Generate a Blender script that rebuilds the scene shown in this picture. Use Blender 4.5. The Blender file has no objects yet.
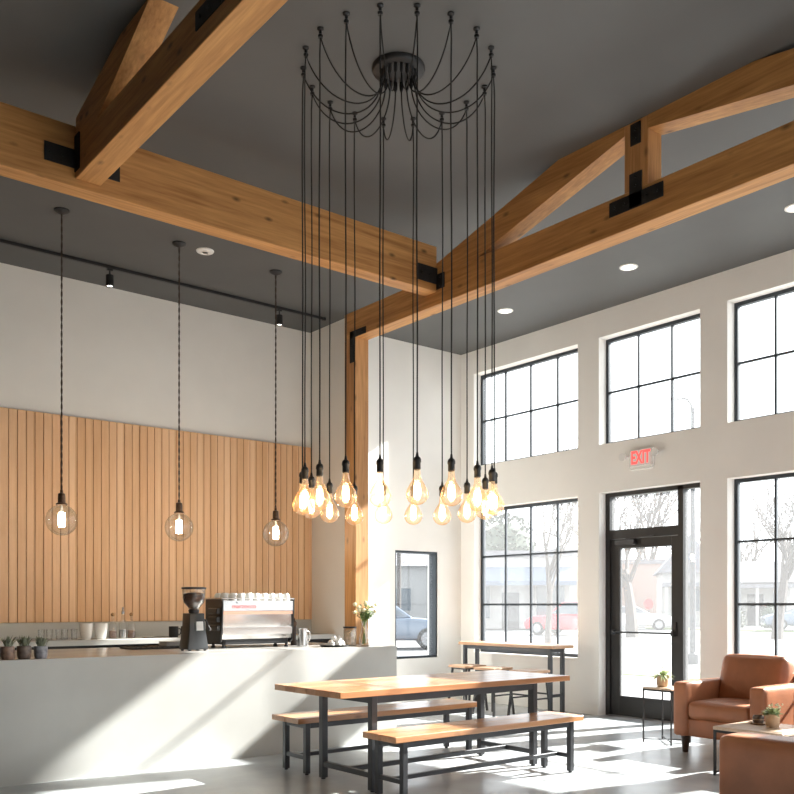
import bpy, bmesh, math, random
from mathutils import Vector, Matrix
PI = math.pi
R = math.radians
sc = bpy.context.scene
COL = sc.collection
rnd = random.Random(7)

# ------------------------------------------------------------------ materials
def _nodes(name):
    m = bpy.data.materials.new(name); m.use_nodes = True
    nt = m.node_tree
    for n in list(nt.nodes): nt.nodes.remove(n)
    out = nt.nodes.new('ShaderNodeOutputMaterial')
    return m, nt, out

def plain(name, col, rough=.5, metal=0., var=.06, scale=6., bump=0., bscale=60., spec=.5, coat=0.):
    m, nt, out = _nodes(name)
    N, L = nt.nodes.new, nt.links.new
    p = N('ShaderNodeBsdfPrincipled'); L(p.outputs[0], out.inputs[0])
    p.inputs['Roughness'].default_value = rough; p.inputs['Metallic'].default_value = metal
    p.inputs['Specular IOR Level'].default_value = spec
    p.inputs['Coat Weight'].default_value = coat
    tc = N('ShaderNodeTexCoord'); no = N('ShaderNodeTexNoise')
    no.inputs['Scale'].default_value = scale; no.inputs['Detail'].default_value = 5
    L(tc.outputs['Object'], no.inputs['Vector'])
    cr = N('ShaderNodeValToRGB')
    a = [max(0, c*(1-var*1.6)) for c in col]; b = [min(1, c*(1+var*1.6)) for c in col]
    cr.color_ramp.elements[0].position = .3; cr.color_ramp.elements[1].position = .7
    cr.color_ramp.elements[0].color = (*a, 1); cr.color_ramp.elements[1].color = (*b, 1)
    L(no.outputs['Fac'], cr.inputs['Fac']); L(cr.outputs['Color'], p.inputs['Base Color'])
    if bump:
        n2 = N('ShaderNodeTexNoise'); n2.inputs['Scale'].default_value = bscale; n2.inputs['Detail'].default_value = 4
        L(tc.outputs['Object'], n2.inputs['Vector'])
        bp = N('ShaderNodeBump'); bp.inputs['Strength'].default_value = bump; bp.inputs['Distance'].default_value = .01
        L(n2.outputs['Fac'], bp.inputs['Height']); L(bp.outputs['Normal'], p.inputs['Normal'])
    return m

def wood(name, dark, light, axis='X', rough=.45, grain=14., knots=0., planks=None, coat=0.):
    """timber with grain along axis; planks = (axis, pitch) tints neighbouring boards"""
    m, nt, out = _nodes(name)
    N, L = nt.nodes.new, nt.links.new
    p = N('ShaderNodeBsdfPrincipled'); L(p.outputs[0], out.inputs[0])
    p.inputs['Roughness'].default_value = rough; p.inputs['Coat Weight'].default_value = coat
    p.inputs['Coat Roughness'].default_value = .2
    tc = N('ShaderNodeTexCoord'); mp = N('ShaderNodeMapping')
    s = [grain]*3; s['XYZ'.index(axis)] = grain*.06
    mp.inputs['Scale'].default_value = s
    L(tc.outputs['Object'], mp.inputs['Vector'])
    n1 = N('ShaderNodeTexNoise'); n1.inputs['Scale'].default_value = 1.; n1.inputs['Detail'].default_value = 6
    n1.inputs['Distortion'].default_value = .8
    L(mp.outputs[0], n1.inputs['Vector'])
    n2 = N('ShaderNodeTexNoise'); n2.inputs['Scale'].default_value = 5.; n2.inputs['Detail'].default_value = 3
    L(mp.outputs[0], n2.inputs['Vector'])
    mx = N('ShaderNodeMix'); mx.data_type = 'FLOAT'; mx.inputs[0].default_value = .4
    L(n1.outputs['Fac'], mx.inputs[2]); L(n2.outputs['Fac'], mx.inputs[3])
    fac = mx.outputs[0]
    if planks:
        sp = N('ShaderNodeSeparateXYZ'); L(tc.outputs['Object'], sp.inputs[0])
        dv = N('ShaderNodeMath'); dv.operation = 'DIVIDE'; dv.inputs[1].default_value = planks[1]
        L(sp.outputs['XYZ'.index(planks[0])], dv.inputs[0])
        fl = N('ShaderNodeMath'); fl.operation = 'FLOOR'; L(dv.outputs[0], fl.inputs[0])
        wn = N('ShaderNodeTexWhiteNoise'); wn.noise_dimensions = '1D'; L(fl.outputs[0], wn.inputs['W'])
        m2 = N('ShaderNodeMix'); m2.data_type = 'FLOAT'; m2.inputs[0].default_value = planks[2] if len(planks) > 2 else .3
        L(fac, m2.inputs[2]); L(wn.outputs['Value'], m2.inputs[3]); fac = m2.outputs[0]
    cr = N('ShaderNodeValToRGB')
    cr.color_ramp.elements[0].position = .3; cr.color_ramp.elements[1].position = .68
    cr.color_ramp.elements[0].color = (*dark, 1); cr.color_ramp.elements[1].color = (*light, 1)
    L(fac, cr.inputs['Fac']); colr = cr.outputs['Color']
    if knots:
        mk = N('ShaderNodeMapping'); ks = [7.]*3; ks['XYZ'.index(axis)] = 3.4
        mk.inputs['Scale'].default_value = ks; L(tc.outputs['Object'], mk.inputs['Vector'])
        vo = N('ShaderNodeTexVoronoi'); vo.inputs['Scale'].default_value = 1.
        L(mk.outputs[0], vo.inputs['Vector'])
        kr = N('ShaderNodeValToRGB')
        kr.color_ramp.elements[0].position = .04; kr.color_ramp.elements[1].position = .17
        kr.color_ramp.elements[0].color = (1-knots,)*3+(1,); kr.color_ramp.elements[1].color = (1, 1, 1, 1)
        L(vo.outputs['Distance'], kr.inputs['Fac'])
        mm = N('ShaderNodeMix'); mm.data_type = 'RGBA'; mm.blend_type = 'MULTIPLY'; mm.inputs[0].default_value = 1.
        L(colr, mm.inputs[6]); L(kr.outputs['Color'], mm.inputs[7]); colr = mm.outputs[2]
    L(colr, p.inputs['Base Color'])
    bp = N('ShaderNodeBump'); bp.inputs['Strength'].default_value = .12; bp.inputs['Distance'].default_value = .01
    L(n2.outputs['Fac'], bp.inputs['Height']); L(bp.outputs['Normal'], p.inputs['Normal'])
    return m

def glass(name, tint=(1, 1, 1), gloss=.08, veil=0., glow=None, rim=None):
    m, nt, out = _nodes(name)
    N, L = nt.nodes.new, nt.links.new
    tr = N('ShaderNodeBsdfTransparent'); tr.inputs[0].default_value = (*tint, 1)
    gl = N('ShaderNodeBsdfGlossy'); gl.inputs['Roughness'].default_value = .02
    if rim:  # coloured glass looks deeper where the sight line runs along the wall
        lw = N('ShaderNodeLayerWeight'); lw.inputs['Blend'].default_value = .5
        rp = N('ShaderNodeMath'); rp.operation = 'POWER'; rp.inputs[1].default_value = 1.6; L(lw.outputs['Facing'], rp.inputs[0])
        tm = N('ShaderNodeMix'); tm.data_type = 'RGBA'; L(rp.outputs[0], tm.inputs[0])
        tm.inputs[6].default_value = (*tint, 1); tm.inputs[7].default_value = (*rim, 1); L(tm.outputs[2], tr.inputs[0])
    fr = N('ShaderNodeLayerWeight'); fr.inputs['Blend'].default_value = .5
    pw = N('ShaderNodeMath'); pw.operation = 'POWER'; pw.inputs[1].default_value = 4.
    L(fr.outputs['Facing'], pw.inputs[0])
    mu = N('ShaderNodeMath'); mu.operation = 'MULTIPLY_ADD'
    mu.inputs[1].default_value = .75; mu.inputs[2].default_value = gloss*.6
    L(pw.outputs[0], mu.inputs[0])
    cl = N('ShaderNodeMath'); cl.operation = 'MINIMUM'; cl.inputs[1].default_value = .9
    L(mu.outputs[0], cl.inputs[0])
    mx = N('ShaderNodeMixShader'); L(cl.outputs[0], mx.inputs[0]); L(tr.outputs[0], mx.inputs[1]); L(gl.outputs[0], mx.inputs[2])
    last = mx.outputs[0]
    if veil:
        tl = N('ShaderNodeBsdfTranslucent'); tl.inputs[0].default_value = (.95, .97, 1, 1)
        m2 = N('ShaderNodeMixShader'); m2.inputs[0].default_value = veil
        L(last, m2.inputs[1]); L(tl.outputs[0], m2.inputs[2]); last = m2.outputs[0]
    if glow:
        em = N('ShaderNodeEmission'); em.inputs[0].default_value = (*glow[0], 1); em.inputs[1].default_value = glow[1]
        ad = N('ShaderNodeAddShader'); L(last, ad.inputs[0]); L(em.outputs[0], ad.inputs[1]); last = ad.outputs[0]
    L(last, out.inputs[0])
    return m

def emit(name, col, strength):
    m, nt, out = _nodes(name)
    e = nt.nodes.new('ShaderNodeEmission'); e.inputs[0].default_value = (*col, 1); e.inputs[1].default_value = strength
    nt.links.new(e.outputs[0], out.inputs[0]); return m

def brick(name, c1, c2, mortar, scale=4.):
    m, nt, out = _nodes(name)
    N, L = nt.nodes.new, nt.links.new
    p = N('ShaderNodeBsdfPrincipled'); L(p.outputs[0], out.inputs[0]); p.inputs['Roughness'].default_value = .9
    tc = N('ShaderNodeTexCoord'); mp = N('ShaderNodeMapping'); mp.inputs['Rotation'].default_value = (R(90), 0, R(90))
    b = N('ShaderNodeTexBrick'); b.inputs['Scale'].default_value = scale
    b.inputs['Color1'].default_value = (*c1, 1); b.inputs['Color2'].default_value = (*c2, 1); b.inputs['Mortar'].default_value = (*mortar, 1)
    L(tc.outputs['Object'], mp.inputs[0]); L(mp.outputs[0], b.inputs['Vector']); L(b.outputs['Color'], p.inputs['Base Color'])
    return m

M = {}
M['wall'] = plain('white plaster', (.845, .825, .79), .85, var=.015, scale=2., bump=.02)
M['trimwhite'] = plain('white painted trim', (.82, .80, .76), .5, var=.01)
M['ceiling'] = plain('charcoal ceiling paint', (.100, .101, .100), .6, var=.04, scale=1.5)
M['floor'] = plain('polished concrete floor', (.455, .48, .495), .25, var=.10, scale=1.7, bump=.01, bscale=8)
M['concrete'] = plain('pale concrete counter', (.51, .515, .495), .6, var=.035, scale=2.2, bump=.02, bscale=12)
M['ctop'] = plain('polished concrete top', (.46, .45, .43), .2, var=.05, scale=3.)
M['beamX'] = wood('fir beam along x', (.30, .125, .032), (.66, .345, .12), 'X', .55, 11, .75)
M['beamY'] = wood('fir beam along y', (.30, .125, .032), (.66, .345, .12), 'Y', .55, 11, .6)
M['beamZ'] = wood('fir post', (.33, .14, .04), (.68, .36, .14), 'Z', .55, 11, .5)
M['clad'] = wood('oak cladding', (.73, .425, .22), (.88, .58, .345), 'Z', .5, 9, 0, ('X', .0905, .35))
M['groove'] = plain('cladding groove', (.24, .11, .045), .9)
M['tabletop'] = wood('oiled plank top', (.40, .17, .065), (.64, .345, .17), 'X', .28, 9, .35, ('Y', .147, .35), coat=.5)
M['benchtop'] = wood('oiled bench plank', (.38, .16, .06), (.62, .32, .15), 'X', .28, 9, .35, coat=.5)
M['tabletopY'] = wood('oiled ledge top', (.42, .22, .11), (.66, .42, .26), 'Y', .4, 9, .2, coat=.2)
M['palewood'] = wood('pale table wood', (.50, .36, .25), (.70, .55, .42), 'X', .35, 10, .1, coat=.3)
M['black'] = plain('black steel', (.028, .028, .030), .42, .35, var=.1)
M['steelgrey'] = plain('dark grey steel', (.055, .057, .062), .4, .5, var=.1)
M['plate'] = plain('blackened steel plate', (.022, .022, .023), .5, .4, var=.15, scale=20)
M['frame'] = plain('dark window frame', (.030, .038, .048), .4, .2)
M['doorframe'] = plain('dark bronze door', (.024, .023, .023), .4, .2)
M['wire'] = plain('black fabric cord', (.012, .012, .012), .8)
M['bronze'] = plain('aged bronze', (.12, .075, .05), .4, .8, var=.2, scale=30)
M['twist'] = plain('brown twisted cord', (.055, .038, .028), .8)
M['pane'] = glass('window glass', (.97, .985, .99), .04, .03)
M['clear'] = glass('clear glass', (.985, .985, .98), .16, 0., None, (.80, .80, .78))
M['bulbglass'] = glass('amber bulb glass', (1., .95, .86), .2, 0., ((1., .58, .26), .10), (.93, .60, .30))
M['filament'] = emit('glowing filament', (1., .70, .36), 26.)
M['filament2'] = emit('bright filament', (1., .80, .56), 95.)
M['lampdisc'] = emit('recessed lamp', (1., .97, .92), 3.)
M['spot'] = emit('spot lens', (1., .93, .82), 6.)
M['exitface'] = emit('exit face', (.9, .72, .62), .33)
M['exitred'] = emit('exit letters', (1., .09, .08), 1.0)
M['leather'] = plain('cognac leather', (.40, .160, .078), .42, var=.1, scale=5, bump=.15, bscale=120)
M['legwood'] = plain('dark stained leg', (.035, .018, .012), .4)
M['white'] = plain('white ceramic', (.82, .81, .79), .25, var=.01)
M['steel'] = plain('brushed stainless steel', (.70, .69, .68), .24, 1., var=.04, scale=3)
M['grille'] = plain('dark machine side', (.02, .02, .02), .35)
M['grinder'] = plain('black grinder', (.018, .02, .022), .35)
M['beans'] = plain('coffee beans', (.06, .022, .010), .5, var=.5, scale=60, bump=.6, bscale=90)
M['label'] = plain('pale label', (.68, .69, .70), .5)
M['redlogo'] = plain('red lettering', (.55, .03, .02), .4)
M['greylogo'] = plain('grey lettering', (.15, .14, .14), .4)
M['copper'] = plain('copper band', (.85, .50, .36), .25, 1., var=.02)
M['potbrown'] = plain('brown glazed pot', (.26, .17, .13), .4, var=.25, scale=25)
M['potdark'] = plain('dark taupe pot', (.16, .12, .10), .4, var=.25, scale=25)
M['potgrey'] = plain('blue grey pot', (.28, .29, .33), .4, var=.25, scale=25)
M['pottan'] = plain('tan clay pot', (.52, .36, .24), .6, var=.1, scale=20)
M['soil'] = plain('soil', (.03, .02, .015), .95, var=.4, scale=80)
M['leaf'] = plain('green leaf', (.13, .22, .07), .5, var=.3, scale=20)
M['leafgrey'] = plain('grey green leaf', (.24, .27, .19), .6, var=.3, scale=20)
M['leafpale'] = plain('pale green leaf', (.42, .52, .26), .5, var=.3, scale=20)
M['petal'] = plain('cream petals', (.85, .80, .55), .6, var=.1)
M['stem'] = plain('stem', (.20, .30, .08), .6)
M['cork'] = plain('cork', (.40, .22, .10), .8, var=.2, scale=40)
M['beige'] = plain('beige biscuits', (.62, .46, .31), .7, var=.3, scale=30)
M['paper'] = plain('grey paper', (.55, .54, .53), .8)
M['asphalt'] = plain('pale asphalt', (.17, .17, .17), .9, var=.06, scale=.4)
M['pavement'] = plain('pavement', (.25, .247, .24), .9, var=.04, scale=.7)
M['grass'] = plain('dry lawn', (.085, .115, .035), .95, var=.2, scale=3)
M['bark'] = plain('grey bark', (.055, .045, .040), .9, var=.15, scale=8)
M['brickred'] = brick('red brick', (.27, .085, .065), (.22, .07, .055), (.26, .2, .18), 2.)
M['siding'] = plain('white siding', (.29, .285, .28), .8)
M['sidingpeach'] = plain('peach stucco', (.34, .23, .18), .8)
M['roofgrey'] = plain('grey shingles', (.14, .14, .155), .9, var=.15, scale=4)
M['awning'] = plain('slate blue awning', (.10, .125, .17), .8)
M['darkglass'] = plain('house window glass', (.08, .10, .12), .1)
M['carblue'] = plain('blue grey car paint', (.11, .14, .19), .2, .3, var=.02)
M['carred'] = plain('red car paint', (.40, .025, .04), .2, var=.02)
M['carwhite'] = plain('white car paint', (.45, .45, .45), .2, var=.01)
M['tyre'] = plain('tyre rubber', (.02, .02, .02), .8)
M['rim'] = plain('wheel rim', (.22, .22, .23), .5, .2)
M['tail'] = plain('tail lamp', (.4, .02, .02), .2)
M['hydrant'] = plain('painted hydrant', (.45, .40, .30), .6)
M['evergreen'] = plain('evergreen leaves', (.055, .07, .05), .9, var=.3, scale=2)
M['signred'] = plain('red sign', (.6, .05, .05), .6)

# ------------------------------------------------------------------ mesh builder
class MB:
    def __init__(self): self.bm = bmesh.new()
    def _merge(self, t):
        me = bpy.data.meshes.new('tmp'); t.to_mesh(me); t.free()
        self.bm.from_mesh(me); bpy.data.meshes.remove(me)
    def box(self, a, b, bev=0., seg=1, rot=None):
        t = bmesh.new()
        c = [(a[i]+b[i])/2 for i in range(3)]; s = [abs(b[i]-a[i]) for i in range(3)]
        bmesh.ops.create_cube(t, size=1)
        for v in t.verts: v.co = Vector((v.co.x*s[0], v.co.y*s[1], v.co.z*s[2]))
        if bev: bmesh.ops.bevel(t, geom=t.edges[:], offset=min(bev, min(s)*.45), segments=seg, affect='EDGES', profile=.5)
        if rot is not None: bmesh.ops.rotate(t, verts=t.verts[:], matrix=rot, cent=(0, 0, 0))
        bmesh.ops.translate(t, verts=t.verts[:], vec=c)
        self._merge(t); return self
    def bar(self, p, q, w, h=None, up=(0, 0, 1), bev=0.):
        h = h or w; p, q = Vector(p), Vector(q); d = q-p; L = d.length; d.normalize()
        up = Vector(up)
        if abs(d.dot(up)) > .98: up = Vector((1, 0, 0))
        x = d.cross(up).normalized(); z = x.cross(d)
        t = bmesh.new(); bmesh.ops.create_cube(t, size=1)
        for v in t.verts: v.co = Vector((v.co.x*w, v.co.y*L, v.co.z*h))
        if bev: bmesh.ops.bevel(t, geom=t.edges[:], offset=bev, segments=1, affect='EDGES', profile=.5)
        mt = Matrix((x, d, z)).transposed().to_4x4(); mt.translation = (p+q)/2
        bmesh.ops.transform(t, matrix=mt, verts=t.verts[:]); self._merge(t); return self
    def tube(self, pts, r, n=6, cap=True):
        pts = [Vector(p) for p in pts]; k = len(pts)
        rs = r if isinstance(r, (list, tuple)) else [r]*k
        bm = self.bm; rings = []; prev = None
        for i, p in enumerate(pts):
            d = (pts[min(i+1, k-1)]-pts[max(i-1, 0)])
            if d.length < 1e-9: d = Vector((0, 0, 1))
            d.normalize()
            if prev is None:
                a = Vector((0, 0, 1)) if abs(d.z) < .9 else Vector((1, 0, 0)); x = d.cross(a).normalized()
            else:
                x = (prev-d*prev.dot(d))
                x = x.normalized() if x.length > 1e-6 else d.orthogonal().normalized()
            prev = x; y = d.cross(x)
            rings.append([bm.verts.new(p+(x*math.cos(2*PI*j/n)+y*math.sin(2*PI*j/n))*rs[i]) for j in range(n)])
        for a, b in zip(rings, rings[1:]):
            for j in range(n): bm.faces.new((a[j], a[(j+1) % n], b[(j+1) % n], b[j]))
        if cap and n > 2:
            bm.faces.new(rings[0][::-1]); bm.faces.new(rings[-1])
        return self
    def lathe(self, prof, n=20, c=(0, 0, 0), axis='Z'):
        bm = self.bm; rings = []; c = Vector(c)
        def mk(r, z, j):
            a = 2*PI*j/n; p = (r*math.cos(a), r*math.sin(a), z)
            if axis == 'X': p = (p[2], p[0], p[1])
            if axis == 'Y': p = (p[1], p[2], p[0])
            return bm.verts.new(c+Vector(p))
        for r, z in prof:
            rings.append([mk(0, z, 0)] if r < 1e-6 else [mk(r, z, j) for j in range(n)])
        for a, b in zip(rings, rings[1:]):
            if len(a) == 1 and len(b) == 1: continue
            for j in range(n):
                k = (j+1) % n
                if len(a) == 1: bm.faces.new((a[0], b[k], b[j]))
                elif len(b) == 1: bm.faces.new((a[j], a[k], b[0]))
                else: bm.faces.new((a[j], a[k], b[k], b[j]))
        if len(rings[0]) > 1: bm.faces.new(rings[0][::-1])
        if len(rings[-1]) > 1: bm.faces.new(rings[-1])
        return self
    def ball(self, c, r, n=14, sz=None):
        t = bmesh.new(); bmesh.ops.create_uvsphere(t, u_segments=n, v_segments=max(5, n*2//3), radius=1)
        s = sz or (r, r, r)
        for v in t.verts: v.co = Vector((v.co.x*s[0]+c[0], v.co.y*s[1]+c[1], v.co.z*s[2]+c[2]))
        self._merge(t); return self
    def prism(self, poly, lo, hi, axis='Z', bev=0., seg=2, scale_hi=None):
        """extrude a 2D polygon along axis. XY for Z, XZ for Y, YZ for X"""
        t = bmesh.new()
        def P(u, v, w):
            return {'Z': (u, v, w), 'Y': (u, w, v), 'X': (w, u, v)}[axis]
        A = [t.verts.new(P(u, v, lo)) for u, v in poly]; B = [t.verts.new(P(u, v, hi)) for u, v in poly]
        n = len(poly)
        t.faces.new(A[::-1]); t.faces.new(B)
        for i in range(n): t.faces.new((A[i], A[(i+1) % n], B[(i+1) % n], B[i]))
        bmesh.ops.recalc_face_normals(t, faces=t.faces[:])
        if bev: bmesh.ops.bevel(t, geom=t.edges[:], offset=bev, segments=seg, affect='EDGES', profile=.5)
        self._merge(t); return self
    def cushion(self, a, b, r, puff=(0, 0, 0), cuts=11):
        t = bmesh.new(); bmesh.ops.create_cube(t, size=2)
        bmesh.ops.subdivide_edges(t, edges=t.edges[:], cuts=cuts, use_grid_fill=True)
        h = Vector([(b[i]-a[i])/2 for i in range(3)]); c = Vector([(a[i]+b[i])/2 for i in range(3)])
        for v in t.verts:
            o = v.co.copy()
            # crowd the grid to the borders so that the rounding has vertices
            o = Vector([math.copysign(1-(1-abs(x))**1.6, x) for x in o])
            p = Vector([o[i]*h[i] for i in range(3)])
            q = Vector([max(-(h[i]-r), min(h[i]-r, p[i])) for i in range(3)])
            d = p-q
            if d.length > 1e-6: p = q+d.normalized()*r
            for i in range(3):
                j, k = (i+1) % 3, (i+2) % 3
                p[i] += math.copysign(1, o[i])*puff[i]*(1-o[j]**2)*(1-o[k]**2)*(abs(o[i])**3)
            v.co = p+c
        self._merge(t); return self
    def leafblade(self, base, d, L, w, droop=.3):
        bm = self.bm; base = Vector(base); d = Vector(d).normalized()
        s = d.cross(Vector((0, 0, 1)))
        s = s.normalized() if s.length > 1e-4 else Vector((1, 0, 0))
        up = s.cross(d)
        m1 = base+d*L*.45; tip = base+d*L-Vector((0, 0, L*droop))
        a = bm.verts.new(base); b = bm.verts.new(m1+s*w+up*w*.3); c = bm.verts.new(m1-s*w+up*w*.3); e = bm.verts.new(tip); f = bm.verts.new(m1)
        bm.faces.new((a, b, f)); bm.faces.new((a, f, c)); bm.faces.new((b, e, f)); bm.faces.new((f, e, c))
        return self
    def build(self, name, mat, parent=None, smooth=False, loc=None):
        me = bpy.data.meshes.new(name)
        bmesh.ops.recalc_face_normals(self.bm, faces=self.bm.faces[:])
        self.bm.to_mesh(me); self.bm.free()
        me.materials.append(M[mat] if isinstance(mat, str) else mat)
        if smooth:
            for p in me.polygons: p.use_smooth = True
            try: me.set_sharp_from_angle(angle=R(40))
            except Exception: pass
        o = bpy.data.objects.new(name, me); COL.objects.link(o)
        if parent is not None: o.parent = parent
        if loc is not None: o.location = loc
        return o

def tag(o, label=None, cat=None, group=None, kind=None):
    if label: o['label'] = label
    if cat: o['category'] = cat
    if group: o['group'] = group
    if kind: o['kind'] = kind
    return o
def thing(name, label, cat, loc=(0, 0, 0), rz=0., group=None, kind=None):
    o = bpy.data.objects.new(name, None); COL.objects.link(o)
    o.empty_display_size = .1
    o.location = loc; o.rotation_euler = (0, 0, rz)
    return tag(o, label, cat, group, kind)
def struct(name, loc=(0, 0, 0)):
    o = bpy.data.objects.new(name, None); COL.objects.link(o); o.location = loc; o['kind'] = 'structure'
    return o
def smesh(mb, name, mat, smooth=False):
    o = mb.build(name, mat, None, smooth); o['kind'] = 'structure'; return o
def dup(root, loc, rz=None, label=None, sc_=None):
    r = root.copy(); COL.objects.link(r); r.location = loc
    if rz is not None: r.rotation_euler = (0, 0, rz)
    if sc_: r.scale = sc_
    if label: r['label'] = label
    for ch in list(root.children):
        c = ch.copy(); COL.objects.link(c); c.parent = r
        for g in list(ch.children):
            d = g.copy(); COL.objects.link(d); d.parent = c
    return r
def text_mesh(body, size, depth, mat, name, parent, mtx, bold=0., sx=1.):
    cu = bpy.data.curves.new('tmptext', 'FONT'); cu.body = body; cu.size = size; cu.extrude = depth
    cu.align_x = 'CENTER'; cu.align_y = 'CENTER'; cu.offset = bold
    o = bpy.data.objects.new('tmptext', cu); COL.objects.link(o)
    dg = bpy.context.evaluated_depsgraph_get(); dg.update()
    me = bpy.data.meshes.new_from_object(o.evaluated_get(dg))
    bpy.data.objects.remove(o); bpy.data.curves.remove(cu)
    for v in me.vertices: v.co.x *= sx
    me.transform(mtx); me.materials.clear(); me.materials.append(M[mat]); me.name = name
    t = bpy.data.objects.new(name, me); COL.objects.link(t); t.parent = parent
    return t
def facing(xa, ya, za, loc):
    m = Matrix((xa, ya, za)).transposed().to_4x4(); m.translation = loc; return m

# ------------------------------------------------------------------ room shell
CEIL = 4.98
XW, YB, YC = 8.85, 10.0, 9.52        # window wall, bar wall, corner wall
TH = .20

def wall_with_holes(name, axis, p0, p1, u0, u1, z0, z1, holes, mat='wall'):
    """axis X: slab between x=p0..p1 spanning y; axis Y: slab between y=p0..p1 spanning x"""
    us = sorted({u0, u1, *[h[0] for h in holes], *[h[1] for h in holes]})
    zs = sorted({z0, z1, *[h[2] for h in holes], *[h[3] for h in holes]})
    def solid(i, j):
        if i < 0 or j < 0 or i >= len(us)-1 or j >= len(zs)-1: return False
        u, z = (us[i]+us[i+1])/2, (zs[j]+zs[j+1])/2
        return not any(h[0] < u < h[1] and h[2] < z < h[3] for h in holes)
    mb = MB(); bm = mb.bm; cache = {}
    def V(p, u, z):
        k = (round(p, 4), round(u, 4), round(z, 4))
        if k not in cache: cache[k] = bm.verts.new((p, u, z) if axis == 'X' else (u, p, z))
        return cache[k]
    for i in range(len(us)-1):
        for j in range(len(zs)-1):
            if not solid(i, j): continue
            a, b, c, d = us[i], us[i+1], zs[j], zs[j+1]
            for p in (p0, p1): bm.faces.new((V(p, a, c), V(p, b, c), V(p, b, d), V(p, a, d)))
            for di, dj, q in ((-1, 0, ((a, c), (a, d))), (1, 0, ((b, c), (b, d))), (0, -1, ((a, c), (b, c))), (0, 1, ((a, d), (b, d)))):
                if not solid(i+di, j+dj):
                    (ua, za), (ub, zb) = q
                    bm.faces.new((V(p0, ua, za), V(p0, ub, zb), V(p1, ub, zb), V(p1, ua, za)))
    return smesh(mb, name, mat)

fl = MB(); fl.box((-3.2, -4.2, -.12), (XW+TH, YB+.2, 0)); smesh(fl, 'floor', 'floor')
ce = MB(); ce.box((-3.2, -4.2, CEIL), (XW+TH, YB+.2, CEIL+.15)); smesh(ce, 'ceiling', 'ceiling')
UP = (3.33, 4.65); LO = (.69, 2.73)
bays = [(7.36, 9.25, 4), (5.63, 7.03, 3), (3.45, 5.30, 4), (1.70, 3.10, 3), (-.50, 1.35, 4), (-2.6, -.85, 4)]
holes = []
for i, (a, b, n) in enumerate(bays):
    holes.append((a, b, *UP))
    holes.append((a, b, 0., 2.74) if i == 1 else (a, b, *LO))
wall_with_holes('wall_right', 'X', XW, XW+TH, -4.2, YC+.23, 0, CEIL, holes)
wall_with_holes('wall_back', 'Y', YB, YB+.2, -3.2, 6.57, 0, CEIL, [])
wd = MB(); wd.box((6.57, 8.95, 0), (6.72, YB+.2, CEIL)); smesh(wd, 'wall_divider', 'wall')
SW = (7.63, 8.41, .62, 2.11)
wall_with_holes('wall_corner', 'Y', YC, YC+.23, 6.72, XW, 0, CEIL, [SW])
wl = MB(); wl.box((-3.2, -4.2, 0), (-3.0, YB, CEIL)); smesh(wl, 'wall_left', 'ceiling')  # unseen wall, made dark so little light bounces onto the beam sides
FR = [(3.5, 5.9, .2, 4.6), (6.2, 8.6, .2, 4.6)]  # unseen openings behind the camera, added and placed to let in fill light
wall_with_holes('wall_front', 'Y', -4.2, -4.0, -3.0, XW, 0, CEIL, FR)

# windows ------------------------------------------------------
def window(n, axis, p, depth, a, b, z0, z1, cols, rows, fw=.040, mw=.021, mat='frame', pmat='pane'):
    w = struct('window_%d' % n)
    f = MB()
    def bx(u0, u1, za, zb, d0, d1):
        if axis == 'X': f.box((p+d0, u0, za), (p+d1, u1, zb))
        else: f.box((u0, p+d0, za), (u1, p+d1, zb))
    bx(a, a+fw, z0, z1, 0, depth); bx(b-fw, b, z0, z1, 0, depth)
    bx(a+fw, b-fw, z0, z0+fw, 0, depth); bx(a+fw, b-fw, z1-fw, z1, 0, depth)
    for i in range(1, cols):
        u = a+(b-a)*i/cols; bx(u-mw/2, u+mw/2, z0+fw, z1-fw, .012, depth-.012)
    for j in range(1, rows):
        z = z0+(z1-z0)*j/rows; bx(a+fw, b-fw, z-mw/2, z+mw/2, .014, depth-.014)
    f.build('window_frame', mat, w)
    g = MB(); m = depth*.5
    if axis == 'X': g.box((p+m-.003, a+fw*.5, z0+fw*.5), (p+m+.003, b-fw*.5, z1-fw*.5))
    else: g.box((a+fw*.5, p+m-.003, z0+fw*.5), (b-fw*.5, p+m+.003, z1-fw*.5))
    g.build('window_pane', pmat, w)
    return w
k = 1
for i, (a, b, n) in enumerate(bays):
    window(k, 'X', XW+.14, .06, a, b, *UP, n, 2); k += 1
    if i != 1:
        window(k, 'X', XW+.14, .06, a, b, *LO, n, 3); k += 1
window(k, 'Y', YC+.02, .14, *SW, 1, 1, fw=.03); k += 1
for (a, b, z0, z1) in FR:  # glazing for the added fill-light openings
    window(k, 'Y', -4.12, .06, a, b, z0, z1, 2, 3); k += 1

# entrance door ------------------------------------------------
d1 = struct('door_1')
X0, X1 = XW+.13, XW+.23
f = MB()
f.box((X0, 6.965, 0), (X1, 7.03, 2.74)); f.box((X0, 5.93, 0), (X1, 6.0, 2.74)); f.box((X0, 5.63, 0), (X1, 5.665, 2.74))
f.box((X0, 5.665, 2.69), (X1, 6.965, 2.74)); f.box((X0, 6.0, 2.17), (X1, 6.965, 2.28)); f.box((X0, 5.665, 0), (X1, 5.93, .06))
f.build('door_frame', 'doorframe', d1)
g = MB(); g.box((X0+.045, 6.0, 2.28), (X0+.051, 6.965, 2.69)); g.build('transom_pane', 'pane', d1)
g = MB(); g.box((X0+.045, 5.665, .06), (X0+.051, 5.93, 2.69)); g.build('sidelight_pane', 'pane', d1)
l = MB()
l.box((X0+.02, 6.005, .012), (X0+.07, 6.10, 2.165), .004); l.box((X0+.02, 6.83, .012), (X0+.07, 6.96, 2.165), .004)
l.box((X0+.02, 6.10, 2.05), (X0+.07, 6.83, 2.165)); l.box((X0+.02, 6.10, .012), (X0+.07, 6.83, .25))
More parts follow.
